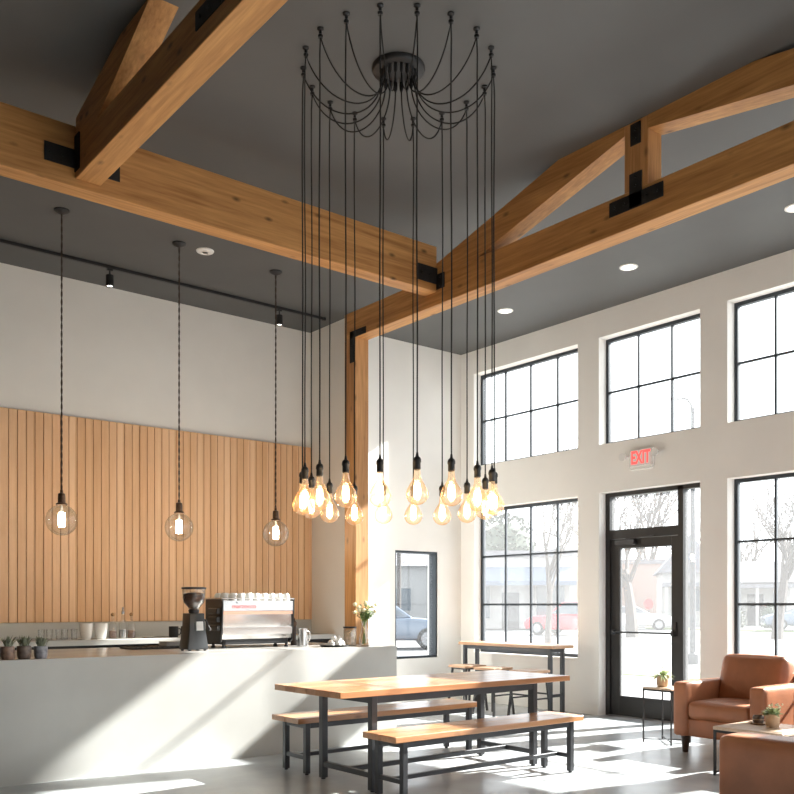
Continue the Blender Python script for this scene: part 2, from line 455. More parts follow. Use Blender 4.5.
leaf = l.build('door_leaf', 'doorframe', d1)
g = MB(); g.box((X0+.042, 6.10, .25), (X0+.048, 6.83, 2.05)); g.build('door_pane', 'pane', leaf)
b = MB(); b.tube([(X0-.04, 6.05, 1.03), (X0-.04, 6.90, 1.03)], .012, 8)
for y in (6.05, 6.90): b.box((X0-.05, y-.015, 1.0), (X0+.02, y+.015, 1.06), .004)
b.build('push_bar', 'steelgrey', leaf)
b = MB(); b.box((X0-.005, 6.02, 1.0), (X0+.02, 6.07, 1.16), .004); b.build('lock_plate', 'black', leaf)
b = MB(); b.box((X0-.045, 6.58, 2.09), (X0+.02, 6.86, 2.15), .006); b.bar((X0-.03, 6.7, 2.16), (X0-.02, 6.32, 2.185), .02, .012)
b.build('door_closer', 'steelgrey', d1)
b = MB(); b.box((X0-.05, 6.0, 0), (X1+.02, 6.965, .010)); b.build('threshold', 'rim', d1)

# baseboards ---------------------------------------------------
for nm, segs in (('right', [(7.03, YC-.014), (-4.0, 5.63)]),):
    b = MB()
    for a, c in segs: b.box((XW-.014, a, 0), (XW, c, .11), .003)
    smesh(b, 'baseboard_'+nm, 'trimwhite')
b = MB(); b.box((6.72, YC-.014, 0), (XW-.014, YC, .11), .003); smesh(b, 'baseboard_corner', 'trimwhite')

# cladding of the bar wall -------------------------------------
cl = MB(); bm = cl.bm; x = .02; pitch = .0905; g = .0032
px = []
while x < 6.56:
    e = min(x+pitch, 6.568); px.append((x, e)); x += pitch
yf, yg = 9.955, 9.985
gm = MB()
for a, e in px:
    cl.box((a+g, yf, 1.17), (e-g, yg+.005, 3.445), .003)
gm.box((.02, yg, 1.17), (6.568, 9.998, 3.445))
clad = cl.build('trim_1', 'clad'); clad['kind'] = 'structure'
gr = gm.build('cladding_backing', 'groove', clad)
bs = MB(); bs.box((-1.0, 9.978, .99), (6.568, 9.998, 1.17)); smesh(bs, 'trim_2', 'concrete')

# ------------------------------------------------------------------ timber frame
TX0, TX1 = 5.583, 5.755
BZ0, BZ1 = 4.19, 4.47
def bolts(mb, pts, n, r=.011, h=.012):
    n = Vector(n)
    for p in pts: mb.tube([Vector(p), Vector(p)+n*h], r, 6)
p = MB(); p.box((TX0, 7.635, 0), (TX1, 7.835, BZ0), .004); post = p.build('timber_post', 'beamZ'); post['kind'] = 'structure'

tr = struct('roof_truss')
c = MB(); c.box((TX0, .2, BZ0), (TX1, 7.835, BZ1), .004); c.build('bottom_chord', 'beamY', tr)
KY = 4.09
c = MB(); c.box((TX0, KY-.105, BZ1), (TX1, KY+.105, CEIL-.001), .004); c.build('king_post', 'beamZ', tr)
def rafter(x0, x1, y_low, y_in, z_low, slope, thick, ys, parent):
    """sawn off by the chord below and by the flat ceiling above; ys = +1 rises towards -y"""
    yb = KY+ys*.105
    # underside line z = z_low + slope*(y_in-y); top line = underside + thick (measured along Y distances from KY)
    def und(dy): return z_low+slope*(y_in-dy)
    dyi = .105; zc = CEIL-.001; zb = z_low
    pts = []
    pts.append((dyi, und(dyi)))
    pts.append((y_in, zb))
    y_top_low = y_in+thick/slope
    pts.append((y_top_low, zb))
    y_cut = y_in-(zc-thick-z_low)/slope
    pts.append((max(y_cut, dyi), zc))
    if y_cut > dyi: pts.append((dyi, zc))
    pts = [(KY+ys*a, z) for a, z in pts]
    m = MB(); m.prism(pts, x0+.002, x1-.002, 'X'); return m.build('rafter', 'beamY', parent)
rafter(TX0, TX1, 0, 1.73, BZ1, .266, .25, 1, tr)
rafter(TX0, TX1, 0, 2.60, BZ1, .165, .235, -1, tr)
pl = MB()
xf = TX0-.008
pl.box((xf, KY-.055, BZ1-.13), (TX0, KY+.055, BZ1+.12)); pl.box((xf, KY-.24, BZ1-.14), (TX0, KY+.24, BZ1-.03))
bolts(pl, [(xf, KY+dy, BZ1-.085) for dy in (-.19, -.1, .1, .19)]+[(xf, KY, BZ1+z) for z in (.02, .09)], (-1, 0, 0))
pl.build('steel_plate', 'plate', tr)
pl = MB(); pl.box((xf, KY-.045, CEIL-.18), (TX0, KY+.045, CEIL-.02)); bolts(pl, [(xf, KY, CEIL-.07), (xf, KY, CEIL-.14)], (-1, 0, 0)); pl.build('steel_plate', 'plate', tr)
pl = MB(); pl.box((xf, 7.66, BZ0-.26), (TX0, 7.73, BZ0+.06)); pl.box((xf, 7.45, BZ0-.0), (TX0, 7.73, BZ0+.07))
bolts(pl, [(xf, 7.695, BZ0-.2), (xf, 7.695, BZ0-.09), (xf, 7.5, BZ0+.035)], (-1, 0, 0)); pl.build('steel_plate', 'plate', tr)

ba = struct('ceiling_beam')
AY0, AY1, AZ0, AZ1 = 6.337, 6.50, 4.31, 4.735
c = MB(); c.box((-2.99, AY0, AZ0), (TX0-.001, AY1, AZ1), .004); c.build('timber_beam', 'beamX', ba)
pl = MB()
pl.box((TX0-.235, AY0-.008, AZ0+.07), (TX0, AY0, AZ0+.22)); bolts(pl, [(TX0-.19, AY0-.008, AZ0+.145), (TX0-.10, AY0-.008, AZ0+.145)], (0, -1, 0))
pl.box((xf, AY0-.11, AZ0+.02), (TX0, AY0, BZ1)); bolts(pl, [(xf, AY0-.055, AZ0+.05), (xf, AY0-.055, AZ0+.13)], (-1, 0, 0))
pl.build('steel_plate', 'plate', ba)

t2 = struct('roof_truss_left')
UX0, UX1 = 2.19, 2.37
c = MB(); c.box((UX0, .2, AZ0+.055), (UX1, AY0-.001, 4.615), .004); c.build('bottom_chord', 'beamY', t2)
c = MB(); c.box((UX0, KY-.105, 4.60), (UX1, KY+.105, CEIL-.001), .004); c.build('king_post', 'beamZ', t2)
for s in (1, -1):
    m = MB()
    top = CEIL-.001
    pts = [(5.96-KY, 4.60), (5.05-KY, top), (5.52-KY, top), (AY0-.002-KY, 4.79), (AY0-.002-KY, 4.60)]
    m.prism([(KY+s*a, z) for a, z in pts], UX0+.002, UX1-.002, 'X'); m.build('rafter', 'beamY', t2)
pl = MB(); xg = UX0-.008
pl.box((xg, KY-.055, 4.47), (UX0, KY+.055, 4.77)); pl.box((xg, KY-.05, 4.46), (UX0, KY+.36, 4.56))
bolts(pl, [(xg, KY+dy, 4.51) for dy in (.1, .2, .3)], (-1, 0, 0)); pl.build('steel_plate', 'plate', t2)
pl = MB()
pl.box((UX0-.215, AY0-.008, AZ0+.125), (UX0-.005, AY0, AZ0+.255)); bolts(pl, [(UX0-.175, AY0-.008, AZ0+.19), (UX0-.09, AY0-.008, AZ0+.19)], (0, -1, 0))
pl.box((xg, AY0-.09, AZ0+.10), (UX0, AY0, 4.66)); pl.build('steel_plate', 'plate', t2)
pl = MB(); pl.box((UX1+.005, AY0-.008, AZ0+.125), (UX1+.14, AY0, AZ0+.255)); bolts(pl, [(UX1+.095, AY0-.008, AZ0+.19)], (0, -1, 0)); pl.build('steel_plate', 'plate', t2)

# ------------------------------------------------------------------ lights on the ceiling
def downlight(x, y, label):
    t = thing('recessed_light', label, 'ceiling light', (x, y, CEIL), 0, 'recessed ceiling lights')
    m = MB(); m.lathe([(.098, 0), (.098, -.006), (.078, -.010), (.074, -.002), (.074, 0)], 28); m.build('trim_ring', 'trimwhite', t, True)
    m = MB(); m.lathe([(0, -.004), (.0735, -.004), (.0735, -.0005), (0, -.0005)], 28); m.build('lens', 'lampdisc', t)
    return t
downlight(7.94, 7.74, 'lit round recessed ceiling light nearest the room corner, above the corner window')
downlight(7.94, 5.91, 'lit round recessed ceiling light above the entrance door and exit sign')
downlight(7.94, 4.07, 'lit round recessed ceiling light at the right edge above the tall right window')
t = thing('ceiling_speaker', 'flat white round ceiling fitting between the left and middle bar pendants', 'ceiling fitting', (4.21, 8.36, CEIL))
m = MB(); m.lathe([(0, -.014), (.06, -.014), (.085, -.010), (.092, 0)], 28); m.build('cover', 'white', t, True)
m = MB(); m.lathe([(.03, -.014), (.03, -.018), (.045, -.018), (.045, -.014)], 24); m.build('grille_ring', 'trimwhite', t, True)

# track with two spot heads
t = thing('lighting_track', 'long black lighting track on the ceiling along the bar wall', 'lighting track', (0, 9.36, CEIL))
m = MB(); m.box((-1.5, -.018, -.034), (6.33, .018, 0), .003); m.build('rail', 'black', t)
m = MB(); m.box((6.33, -.022, -.038), (6.37, .022, 0), .003); m.build('end_cap', 'black', t)
def spot(x, label):
    s = thing('track_spotlight', label, 'spotlight', (x, 9.36, CEIL-.034), 0, 'spotlights on the ceiling track')
    m = MB(); m.box((-.03, -.016, -.02), (.03, .016, 0), .003); m.build('adapter', 'black', s)
    m = MB(); m.tube([(0, 0, -.02), (0, 0, -.07)], .008, 8); m.build('stem', 'black', s)
    m = MB(); m.lathe([(.030, -.065), (.040, -.07), (.042, -.19), (.037, -.19), (.034, -.165)], 20); m.build('head', 'black', s, True)
    m = MB(); m.lathe([(0, -.176), (.035, -.176), (.035, -.168), (0, -.168)], 20); m.build('lens', 'spot', s)
    return s
spot(3.60, 'small black cylinder spotlight hanging from the track between left and middle pendants')
spot(5.70, 'small black cylinder spotlight near the right end of the track beside the right pendant')

# bar pendants
def bar_pendant():
    s = thing('pendant_light', 'left bar pendant with clear globe on brown twisted cord above the potted plants', 'pendant light', (2.75, 8.32, CEIL), 0, 'globe pendants over the bar')
    m = MB(); m.lathe([(0, -.04), (.02, -.038), (.05, -.026), (.068, -.012), (.07, 0)], 24); m.build('canopy', 'black', s, True)
    zt = 2.40-CEIL
    m = MB()
    for ph in (0, PI):
        pts = []
        for i in range(121):
            z = -.035+(zt+.035)*i/120; a = ph+i*.9
            pts.append((.0045*math.cos(a), .0045*math.sin(a), z))
        m.tube(pts, .0048, 5)
    m.build('twisted_cord', 'twist', s, True)
    m = MB()
    m.lathe([(0, zt+.02), (.012, zt+.015), (.014, zt-.012), (.03, zt-.02), (.033, zt-.05), (.033, zt-.10), (.05, zt-.112), (.052, zt-.122), (.03, zt-.126), (.02, zt-.126)], 20)
    m.build('socket', 'bronze', s, True)
    zc = 2.138-CEIL; rr = .141
    m = MB(); pr = []
    for i in range(17):
        a = R(17)+(PI-R(17))*i/16; pr.append((rr*math.sin(a), zc+rr*math.cos(a)))
    pr = [(.036, zt-.124)]+pr[1:]; pr[-1] = (0, zc-rr)
    pr = [(.036, zt-.120)]+pr
    g = m.lathe(pr[1:], 28); b = m.build('globe_bulb', 'clear', s, True)
    m = MB()
    for j in range(8):
        a = 2*PI*j/8; m.tube([(.02*math.cos(a), .02*math.sin(a), zc+.065), (.023*math.cos(a), .023*math.sin(a), zc), (.02*math.cos(a), .02*math.sin(a), zc-.06)], .0085, 6)
    m.build('filament', 'filament2', b)
    m = MB(); m.lathe([(.008, zt-.126), (.012, zc+.10), (.02, zc+.07), (0, zc+.068)], 10); m.build('filament_stem', 'white', b, True)
    return s
pn = bar_pendant()
dup(pn, (3.92, 8.35, CEIL), 1., 'middle bar pendant with clear globe on brown twisted cord above the coffee grinder')
dup(pn, (5.07, 8.40, CEIL), 2., 'right bar pendant with clear globe on brown twisted cord, nearest the timber post')

# ------------------------------------------------------------------ chandelier
CX, CY, RR = 3.789, 4.692, .640
ch = thing('chandelier', 'large black swag chandelier with many bare pear-shaped amber bulbs on long cords', 'chandelier', (CX, CY, CEIL))
m = MB(); m.lathe([(.178, 0), (.178, -.012), (.172, -.03), (.165, -.035), (0, -.035)], 36); m.build('canopy', 'black', ch, True)
fwd = Vector((.627, .779, 0)); rgt = Vector((.779, -.627, 0))
bulb_prof = [(r_*1.07, z_) for r_, z_ in [(.017, 0), (.0185, -.02), (.021, -.045), (.028, -.065), (.043, -.090), (.057, -.118), (.064, -.145), (.062, -.168), (.050, -.192), (.030, -.208), (.012, -.214), (0, -.215)]]
ga = MB()
bulb_me = None
zs_near = [.0, .0, -.012, -.02, -.02, -.03, -.02, -.01, 0]
crnd = random.Random(3)
for k in range(18):
    th = R(10+20*k)
    dr = fwd*math.cos(th)+rgt*math.sin(th)
    h = dr*RR
    g0 = dr*.115
    ga.lathe([(.013, -.035), (.013, -.085), (.007, -.10), (0, -.10)], 10, c=(g0.x, g0.y, 0))
    hk = MB(); hk.lathe([(.022, 0), (.022, -.008), (.010, -.016), (.009, -.035), (.017, -.045), (.015, -.06), (0, -.06)], 12, c=(h.x, h.y, 0)); hk.build('ceiling_hook', 'black', ch, True)
    # swag, then the straight drop
    P0 = Vector((g0.x, g0.y, -.095)); P3 = Vector((h.x, h.y, -.052))
    sag = .30+.06*crnd.random()
    P1 = P0+Vector((dr.x*.03, dr.y*.03, -sag*.8)); P2 = P3-dr*.13+Vector((0, 0, -sag))
    pts = []
    for i in range(23):
        s = i/22; pts.append(P0*(1-s)**3+P1*3*s*(1-s)**2+P2*3*s*s*(1-s)+P3*s**3)
    ztop = (2.265+.02*(crnd.random()-.5))-CEIL
    a1 = crnd.random()*6; amp = .004+.004*crnd.random()
    out = P3+dr*.006
    for i in range(1, 25):
        s = i/24; w = math.sin(s*PI)
        pts.append((out.x+amp*w*math.sin(7*s+a1), out.y+amp*w*math.cos(5*s+a1), P3.z+(ztop-P3.z)*s))
    c = MB(); c.tube(pts, .0046, 6); c.build('cord', 'wire', ch, True)
    so = MB(); so.lathe([(0, .012), (.006, .01), (.010, -.015), (.019, -.022), (.024, -.034), (.0245, -.048), (.021, -.054), (.0215, -.092), (.016, -.098), (0, -.098)], 14)
    so.build('lamp_socket', 'bronze' if False else 'black', ch, True, (out.x, out.y, ztop))
    if bulb_me is None:
        bb = MB(); bb.lathe(bulb_prof, 24); b = bb.build('bulb', 'bulbglass', ch, True); bulb_me = b.data
        fm = MB()
        for j in range(6):
            a = 2*PI*j/6
            fm.tube([(.011*math.cos(a), .011*math.sin(a), -.085), (.016*math.cos(a), .016*math.sin(a), -.125), (.013*math.cos(a), .013*math.sin(a), -.165)], .0075, 6)
        fo = fm.build('filament', 'filament', b); fil_me = fo.data
        sm = MB(); sm.lathe([(.010, 0), (.008, -.06), (.012, -.08), (0, -.082)], 10); st = sm.build('bulb_stem', 'clear', b, True); st_me = st.data
    else:
        b = bpy.data.objects.new('bulb', bulb_me); COL.objects.link(b); b.parent = ch
        fo = bpy.data.objects.new('filament', fil_me); COL.objects.link(fo); fo.parent = b
        st = bpy.data.objects.new('bulb_stem', st_me); COL.objects.link(st); st.parent = b
    b.location = (out.x, out.y, ztop-.094)
ga.build('cable_glands', 'black', ch, True)

# ------------------------------------------------------------------ bar counter
CT = .945
co = thing('service_counter', 'long pale concrete service counter in front of the wood panelled wall', 'counter', (2.0, 7.05, 0))
L2 = [(-1.6, 0), (3.67, 0), (3.67, .57), (3.52, .57), (3.52, 1.53), (-1.6, 1.53)]
m = MB(); m.prism(L2, 0, CT-.03, 'Z'); m.build('counter_body', 'concrete', co)
m = MB(); m.prism(L2, CT-.03, CT, 'Z'); m.build('countertop', 'ctop', co)
for ob in co.children:
    if ob.name.startswith('countertop'):
        # the front edge of the slab shows the body's concrete
        ob.data.materials.append(M['concrete'])
        for p in ob.data.polygons:
            if abs(p.normal.z) < .5: p.material_index = 1
bc = thing('back_counter', 'grey back counter with dark base below the wood panelled wall', 'counter', (2.8, 9.4, 0))
m = MB(); m.box((-3.6, 0, .932), (3.76, .575, .99), .003); m.build('worktop', 'concrete', bc)
m = MB(); m.box((-3.6, .06, .10), (3.74, .565, .932)); m.build('cabinet_body', 'black', bc)
for i in range(8):
    m = MB(); x = -3.58+i*.915; m.box((x, .04, .14), (x+.895, .06, .90), .003); d = m.build('cabinet_door', 'black', bc)
    m = MB(); m.box((x+.40, .022, .84), (x+.50, .04, .852), .003); m.build('handle', 'steelgrey', d)
m = MB(); m.box((-3.6, .10, 0), (3.74, .56, .10)); m.build('plinth', 'black', bc)
BT = .99

# counter objects ------------------------------------------------
def blades(mb, c, n, L, w, lo, hi, seed, droop=.25, spread=.02):
    rr = random.Random(seed)
    for i in range(n):
        a = rr.random()*2*PI; e = R(lo+(hi-lo)*rr.random()); l = L*(.65+.5*rr.random())
        b = (c[0]+spread*math.cos(a)*rr.random(), c[1]+spread*math.sin(a)*rr.random(), c[2])
        mb.leafblade(b, (math.cos(a)*math.cos(e), math.sin(a)*math.cos(e), math.sin(e)), l, w*(.7+.6*rr.random()), droop)
def potted(name, label, loc, pmat, lmat, pot_r, pot_h, L, w, n, seed, lo=25, hi=85, group=None, taper=.85, droop=.25, cat='plant', flowers=0):
    t = thing(name, label, cat, loc, 0, group)
    m = MB(); m.lathe([(0, 0), (pot_r*taper, 0), (pot_r, pot_h*.3), (pot_r, pot_h*.97), (pot_r*.97, pot_h), (pot_r*.88, pot_h), (pot_r*.86, pot_h*.85), (0, pot_h*.85)], 24); m.build('pot', pmat, t, True)
    m = MB(); m.lathe([(0, pot_h*.87), (pot_r*.85, pot_h*.87), (pot_r*.85, pot_h*.855), (0, pot_h*.855)], 16); m.build('soil', 'soil', t)
    m = MB(); blades(m, (0, 0, pot_h*.87), n, L, w, lo, hi, seed, droop, pot_r*.6); m.build('leaves', lmat, t)
    if flowers:
        m = MB(); rr = random.Random(seed+1)
        for i in range(flowers):
            a = rr.random()*6.28; r = pot_r*(.3+1.2*rr.random()); z = pot_h+L*(.25+.55*rr.random())
            m.ball((r*math.cos(a), r*math.sin(a), z), .008, 6)
        m.build('blossoms', 'petal', t)
    return t
potted('potted_plant', 'leftmost small brown pot with spiky grey-green plant on the counter', (1.962, 7.17, CT), 'potbrown', 'leafgrey', .052, .100, .118, .008, 50, 1, 58, 89, group='small potted plants on the counter')
potted('potted_plant', 'middle dark taupe pot with bushy grey-green plant on the counter', (2.086, 7.175, CT), 'potdark', 'leafgrey', .053, .100, .118, .008, 56, 2, 58, 89, group='small potted plants on the counter')
potted('potted_plant', 'blue-grey pot with upright green plant, right of the three on the counter', (2.211, 7.175, CT), 'potgrey', 'leafgrey', .051, .095, .12, .008, 50, 3, 58, 89, group='small potted plants on the counter')

def tumbler(loc, label):
    o = MB(); o.lathe([(0, .004), (.028, .004), (.034, .118), (.031, .118), (.026, .012), (0, .012)], 18)
    o = o.build('glass_tumbler', 'clear', None, True, loc)
    return tag(o, label, 'glass', 'clear glasses on the back counter')
for i, x in enumerate((2.95, 3.05, 3.13, 3.21, 3.29)):
    tumbler((x, 9.56+.05*(i % 2), BT-.004), ['first clear glass tumbler from the left behind the potted plants on the back counter', 'second clear glass tumbler from the left on the back counter',
      'third clear glass tumbler from the left on the back counter', 'fourth clear glass tumbler from the left on the back counter', 'clear glass tumbler on the back counter, nearest the white crocks'][i])
def crock(x, y, label):
    m = MB(); m.lathe([(0, 0), (.044, 0), (.052, .01), (.066, .08), (.070, .16), (.071, .172), (.064, .172), (.05, .02), (0, .02)], 24)
    o = m.build('white_crock', 'white', None, True, (x, y, BT)); tag(o, label, 'crock', 'white crocks on the back counter')
    return o
crock(3.44, 9.62, 'left of two white tapered crocks on the back counter')
crock(3.595, 9.60, 'right of two white tapered crocks on the back counter')
def bottle(x, y, h, r, stop, label, extra=None):
    t = thing('glass_bottle', label, 'bottle', (x, y, BT), 0, 'glass bottles on the back counter')
    m = MB(); m.lathe([(0, 0), (r, 0), (r, h*.52), (r*.8, h*.62), (r*.36, h*.72), (r*.34, h*.93), (0, h*.93)], 18); m.build('bottle_body', 'clear', t, True)
    m = MB(); m.lathe([(0, .006), (r*.92, .006), (r*.92, h*.33), (0, h*.33)], 18); m.build('syrup', 'steel' if stop == 'steel' else 'potbrown', t, True)
    m = MB()
    if stop == 'steel': m.lathe([(0, h*.9), (r*.42, h*.9), (r*.42, h), (r*.2, h*1.03), (r*.2, h*1.15), (0, h*1.15)], 14)
    else: m.ball((0, 0, h*.98), r*.5, 12)
    m.build('stopper', stop, t, True)
    return t
bottle(3.735, 9.62, .27, .042, 'cork', 'short clear glass bottle with round cork stopper, left of the tall bottle')
bottle(3.84, 9.60, .30, .042, 'steel', 'tallest clear glass bottle with metal pourer on the back counter')
bottle(3.945, 9.62, .27, .042, 'cork', 'short clear glass bottle with round cork stopper, right of the tall bottle')
t = thing('saucer', 'small white saucer lying on the back counter right of the bottles', 'saucer', (4.13, 9.58, BT))
m = MB(); m.lathe([(0, 0), (.05, 0), (.075, .012), (.07, .014), (.045, .005), (0, .005)], 20); m.build('dish', 'white', t, True)
def darkmug(x, label):
    t = thing('dark_mug', label, 'mug', (x, 9.6, BT), 0, 'dark mugs on the back counter')
    m = MB(); m.lathe([(0, 0), (.05, 0), (.055, .02), (.055, .125), (.049, .125), (.047, .02), (0, .02)], 20); m.build('cup', 'black', t, True)
    m = MB(); m.tube([(.05*1.05, 0, .1), (.085, 0, .095), (.092, 0, .065), (.08, 0, .035), (.05*1.05, 0, .03)], .007, 8); m.build('handle', 'black', t, True)
darkmug(4.44, 'left of two black mugs behind the coffee grinder'); darkmug(4.59, 'right of two black mugs behind the coffee grinder')

t = thing('bar_mat', 'thin black rubber mat on the counter left of the grinder', 'mat', (3.62, 8.15, CT))
m = MB(); m.box((-.33, -.16, 0), (.33, .16, .016), .004); m.build('mat_base', 'black', t)
m = MB()
for i in range(12): m.box((-.30+i*.052, -.14, .016), (-.30+i*.052+.02, .14, .020))
m.build('ribs', 'black', t)
t = thing('napkin_stack', 'stack of grey paper napkins on the black mat beside the grinder', 'napkins', (3.78, 8.20, CT+.020))
m = MB()
for i in range(5): m.box((-.10, -.09, i*.0082), (.10+.004*(i % 2), .09, i*.0082+.007))
m.build('napkins', 'paper', t)

# grinder
g = thing('coffee_grinder', 'black coffee grinder with clear bean hopper on the counter', 'coffee grinder', (3.665, 7.50, CT))
m = MB()
pr = [(-.105, -.10, 0), (.105, .13, 0)]
def loft(mb, secs):
    bm = mb.bm; rings = []
    for (x0, x1, y0, y1, z) in secs: rings.append([bm.verts.new(p) for p in ((x0, y0, z), (x1, y0, z), (x1, y1, z), (x0, y1, z))])
    bm.faces.new(rings[0][::-1]); bm.faces.new(rings[-1])
    for a, b in zip(rings, rings[1:]):
        for j in range(4): bm.faces.new((a[j], a[(j+1) % 4], b[(j+1) % 4], b[j]))
    bmesh.ops.bevel(bm, geom=bm.edges[:], offset=.006, segments=2, affect='EDGES', profile=.5)
loft(m, [(-.100, .100, -.09, .10, .012), (-.100, .100, -.09, .10, .03), (-.078, .078, -.075, .085, .20), (-.072, .072, -.07, .08, .34)])
m.build('grinder_body', 'grinder', g, True)
m = MB()
for sx in (-.075, .075):
    for sy in (-.07, .08): m.lathe([(.014, 0), (.014, .012), (0, .012)], 10, c=(sx, sy, 0))
m.build('feet', 'black', g)
m = MB(); m.lathe([(.045, .34), (.05, .37), (.03, .385)], 20); m.build('collar', 'steelgrey', g, True)
m = MB(); m.lathe([(.045, .372), (.05, .39), (.092, .44), (.102, .48), (.104, .56), (.101, .56), (.089, .44), (.047, .39)], 24); m.build('hopper', 'clear', g, True)
m = MB(); m.lathe([(0, .38), (.045, .392), (.086, .44), (.096, .475), (.095, .515), (.06, .525), (0, .53)], 24); m.build('coffee_beans', 'beans', g, True)
m = MB(); m.lathe([(0, .56), (.111, .56), (.111, .575), (.09, .578), (0, .578)], 24); m.build('hopper_lid', 'black', g, True)
m = MB(); m.box((-.022, -.099, .185), (.045, -.078, .265), .002, rot=Matrix.Rotation(R(-6), 3, 'X')); m.build('label_plate', 'label', g)
m = MB(); m.tube([(.08, 0, .28), (.105, -.02, .28), (.13, -.05, .2)], .009, 8); m.ball((.13, -.05, .195), .016, 10); m.build('dosing_lever', 'black', g, True)

# espresso machine
e = thing('espresso_machine', 'stainless steel espresso machine with red lettering on the counter', 'espresso machine', (4.02, 7.64, CT))
W, D = .80, .42
m = MB(); m.prism([(.0, .455), (.0, .395), (.0, .36), (.02, .085), (.30, .085), (.33, .16), (.33, .455)], .012, W-.012, 'X', .006); m.build('machine_body', 'steel', e, True)
for x in (0, W-.012):
    m = MB(); m.prism([(-.012, .47), (-.012, .345), (.018, .07), (.05, .05), (.30, .05), (.335, .13), (.335, .47)], x, x+.012, 'X'); m.build('side_panel', 'grille', e)
m = MB(); m.box((.012, -.008, .36), (W-.012, .0, .458), .002); m.build('upper_back_panel', 'steel', e)
m = MB(); m.box((.012, -.004, .325), (W-.012, .005, .358), .002); m.build('copper_band', 'copper', e)
m = MB(); m.bar((W/2, .017, .13), (W/2, .010, .20), W-.03, .012, up=(0, 1, 0)); m.build('lower_band', 'steel', e)
lg = text_mesh('marzocco', .060, .001, 'redlogo', 'red_lettering', e, facing((1, 0, 0), (0, 0, 1), (0, -1, 0), (.235, -.0095, .402)), .0, 1.1)
text_mesh('la', .026, .001, 'greylogo', 'grey_lettering', e, facing((1, 0, 0), (0, 0, 1), (0, -1, 0), (.16, -.0095, .438)), .0004, 1.2)
for x in (.05, W-.05):
    for y in (.06, .27):
        m = MB(); m.lathe([(.022, 0), (.022, .012), (.014, .02), (.014, .09), (0, .09)], 12, c=(x, y, 0)); m.build('leg', 'black', e, True)
m = MB(); m.box((.05, .03, .035), (W-.05, .58, .085), .006); m.build('drip_tray', 'black', e)
for i, x in enumerate((.2, .42, .64)):
    m = MB(); m.lathe([(.035, .19), (.035, .25), (.02, .27), (0, .27)], 16, c=(x, .48, 0)); m.box((x-.03, .40, .25), (x+.03, .5, .30), .006); m.build('group_head', 'steel', e, True)
    m = MB(); m.tube([(x, .48, .18), (x, .66, .165)], .013, 8); m.build('portafilter_handle', 'black', e, True)
m = MB()
for z in (.17, .25, .33): m.box((-.045, .02, z), (0, .20, z+.055), .008)
m.build('side_vent', 'grille', e)
m = MB(); m.tube([(.0, -.006, .478), (W, -.006, .478)], .006, 8); m.tube([(0, -.006, .478), (0, .33, .478), (W, .33, .478), (W, -.006, .478)], .006, 8)
for x in (.0, .2, .4, .6, .8): m.tube([(x, -.006, .45), (x, -.006, .478)], .004, 6)
m.build('cup_rail', 'steel', e, True)
m = MB(); m.tube([(W+.012, .30, .34), (W+.05, .34, .34), (W+.055, .40, .2), (W+.04, .42, .14)], .007, 8); m.build('steam_wand', 'steel', e, True)
m = MB(); m.lathe([(0, 0), (.024, 0), (.027, .02), (.022, .045), (0, .048)], 14, c=(W+.012, .18, .36), axis='X'); m.build('steam_knob', 'black', e, True)
ords = ['first', 'second', 'third', 'fourth', 'fifth', 'sixth', 'seventh', 'eighth', 'ninth']
cupm = None
for row in range(2):
    for i in range(9):
        x = 4.02+.058+i*.086; y = 7.64+.06+row*.12; z = CT+.456
        lab = '%s white espresso cup from the left in the %s row on the steel espresso machine' % (ords[i], ('front', 'rear')[row])
        if cupm is None:
            cupm = thing('espresso_cup', lab, 'cup', (x, y, z), 1.4, 'upturned cups on the espresso machine')
            m = MB(); m.lathe([(.041, 0), (.042, .004), (.036, .058), (.024, .070), (.022, .075), (0, .075)], 18); m.build('cup_body', 'white', cupm, True)
            m = MB(); m.tube([(.036, 0, .018), (.052, 0, .02), (.054, 0, .036), (.033, 0, .046)], .004, 6); m.build('handle', 'white', cupm, True)
        else:
            dup(cupm, (x, y, z), 1.25+.3*((i*5) % 3)/2, lab)
def jug(x, y, h, r, label, knob=False):
    t = thing('milk_jug', label, 'jug', (x, y, CT), 0, 'steel milk jugs')
    m = MB(); m.lathe([(0, 0), (r, 0), (r*1.02, h*.1), (r*.82, h*.75), (r*.86, h), (r*.8, h), (r*.76, h*.75), (r*.9, h*.1), (0, h*.06)], 22); m.build('jug_body', 'steel', t, True)
    m = MB(); m.tube([(r*.85, 0, h*.85), (r*1.5, 0, h*.8), (r*1.55, 0, h*.4), (r*.98, 0, h*.2)], .006, 8); m.build('handle', 'steel', t, True)
jug(4.90, 7.60, .18, .056, 'stainless steel milk jug standing right of the espresso machine')
t = thing('pepper_mill', 'dark wooden mill standing behind the milk jug by the espresso machine', 'mill', (4.985, 7.90, CT))
m = MB(); m.lathe([(0, 0), (.034, 0), (.034, .03), (.022, .07), (.030, .15), (.03, .19)], 16); m.build('mill_body', 'legwood', t, True)
m = MB(); m.lathe([(.024, .19), (.034, .21), (.034, .235), (.012, .262), (.016, .275), (0, .29)], 16); m.build('mill_head', 'bronze', t, True)

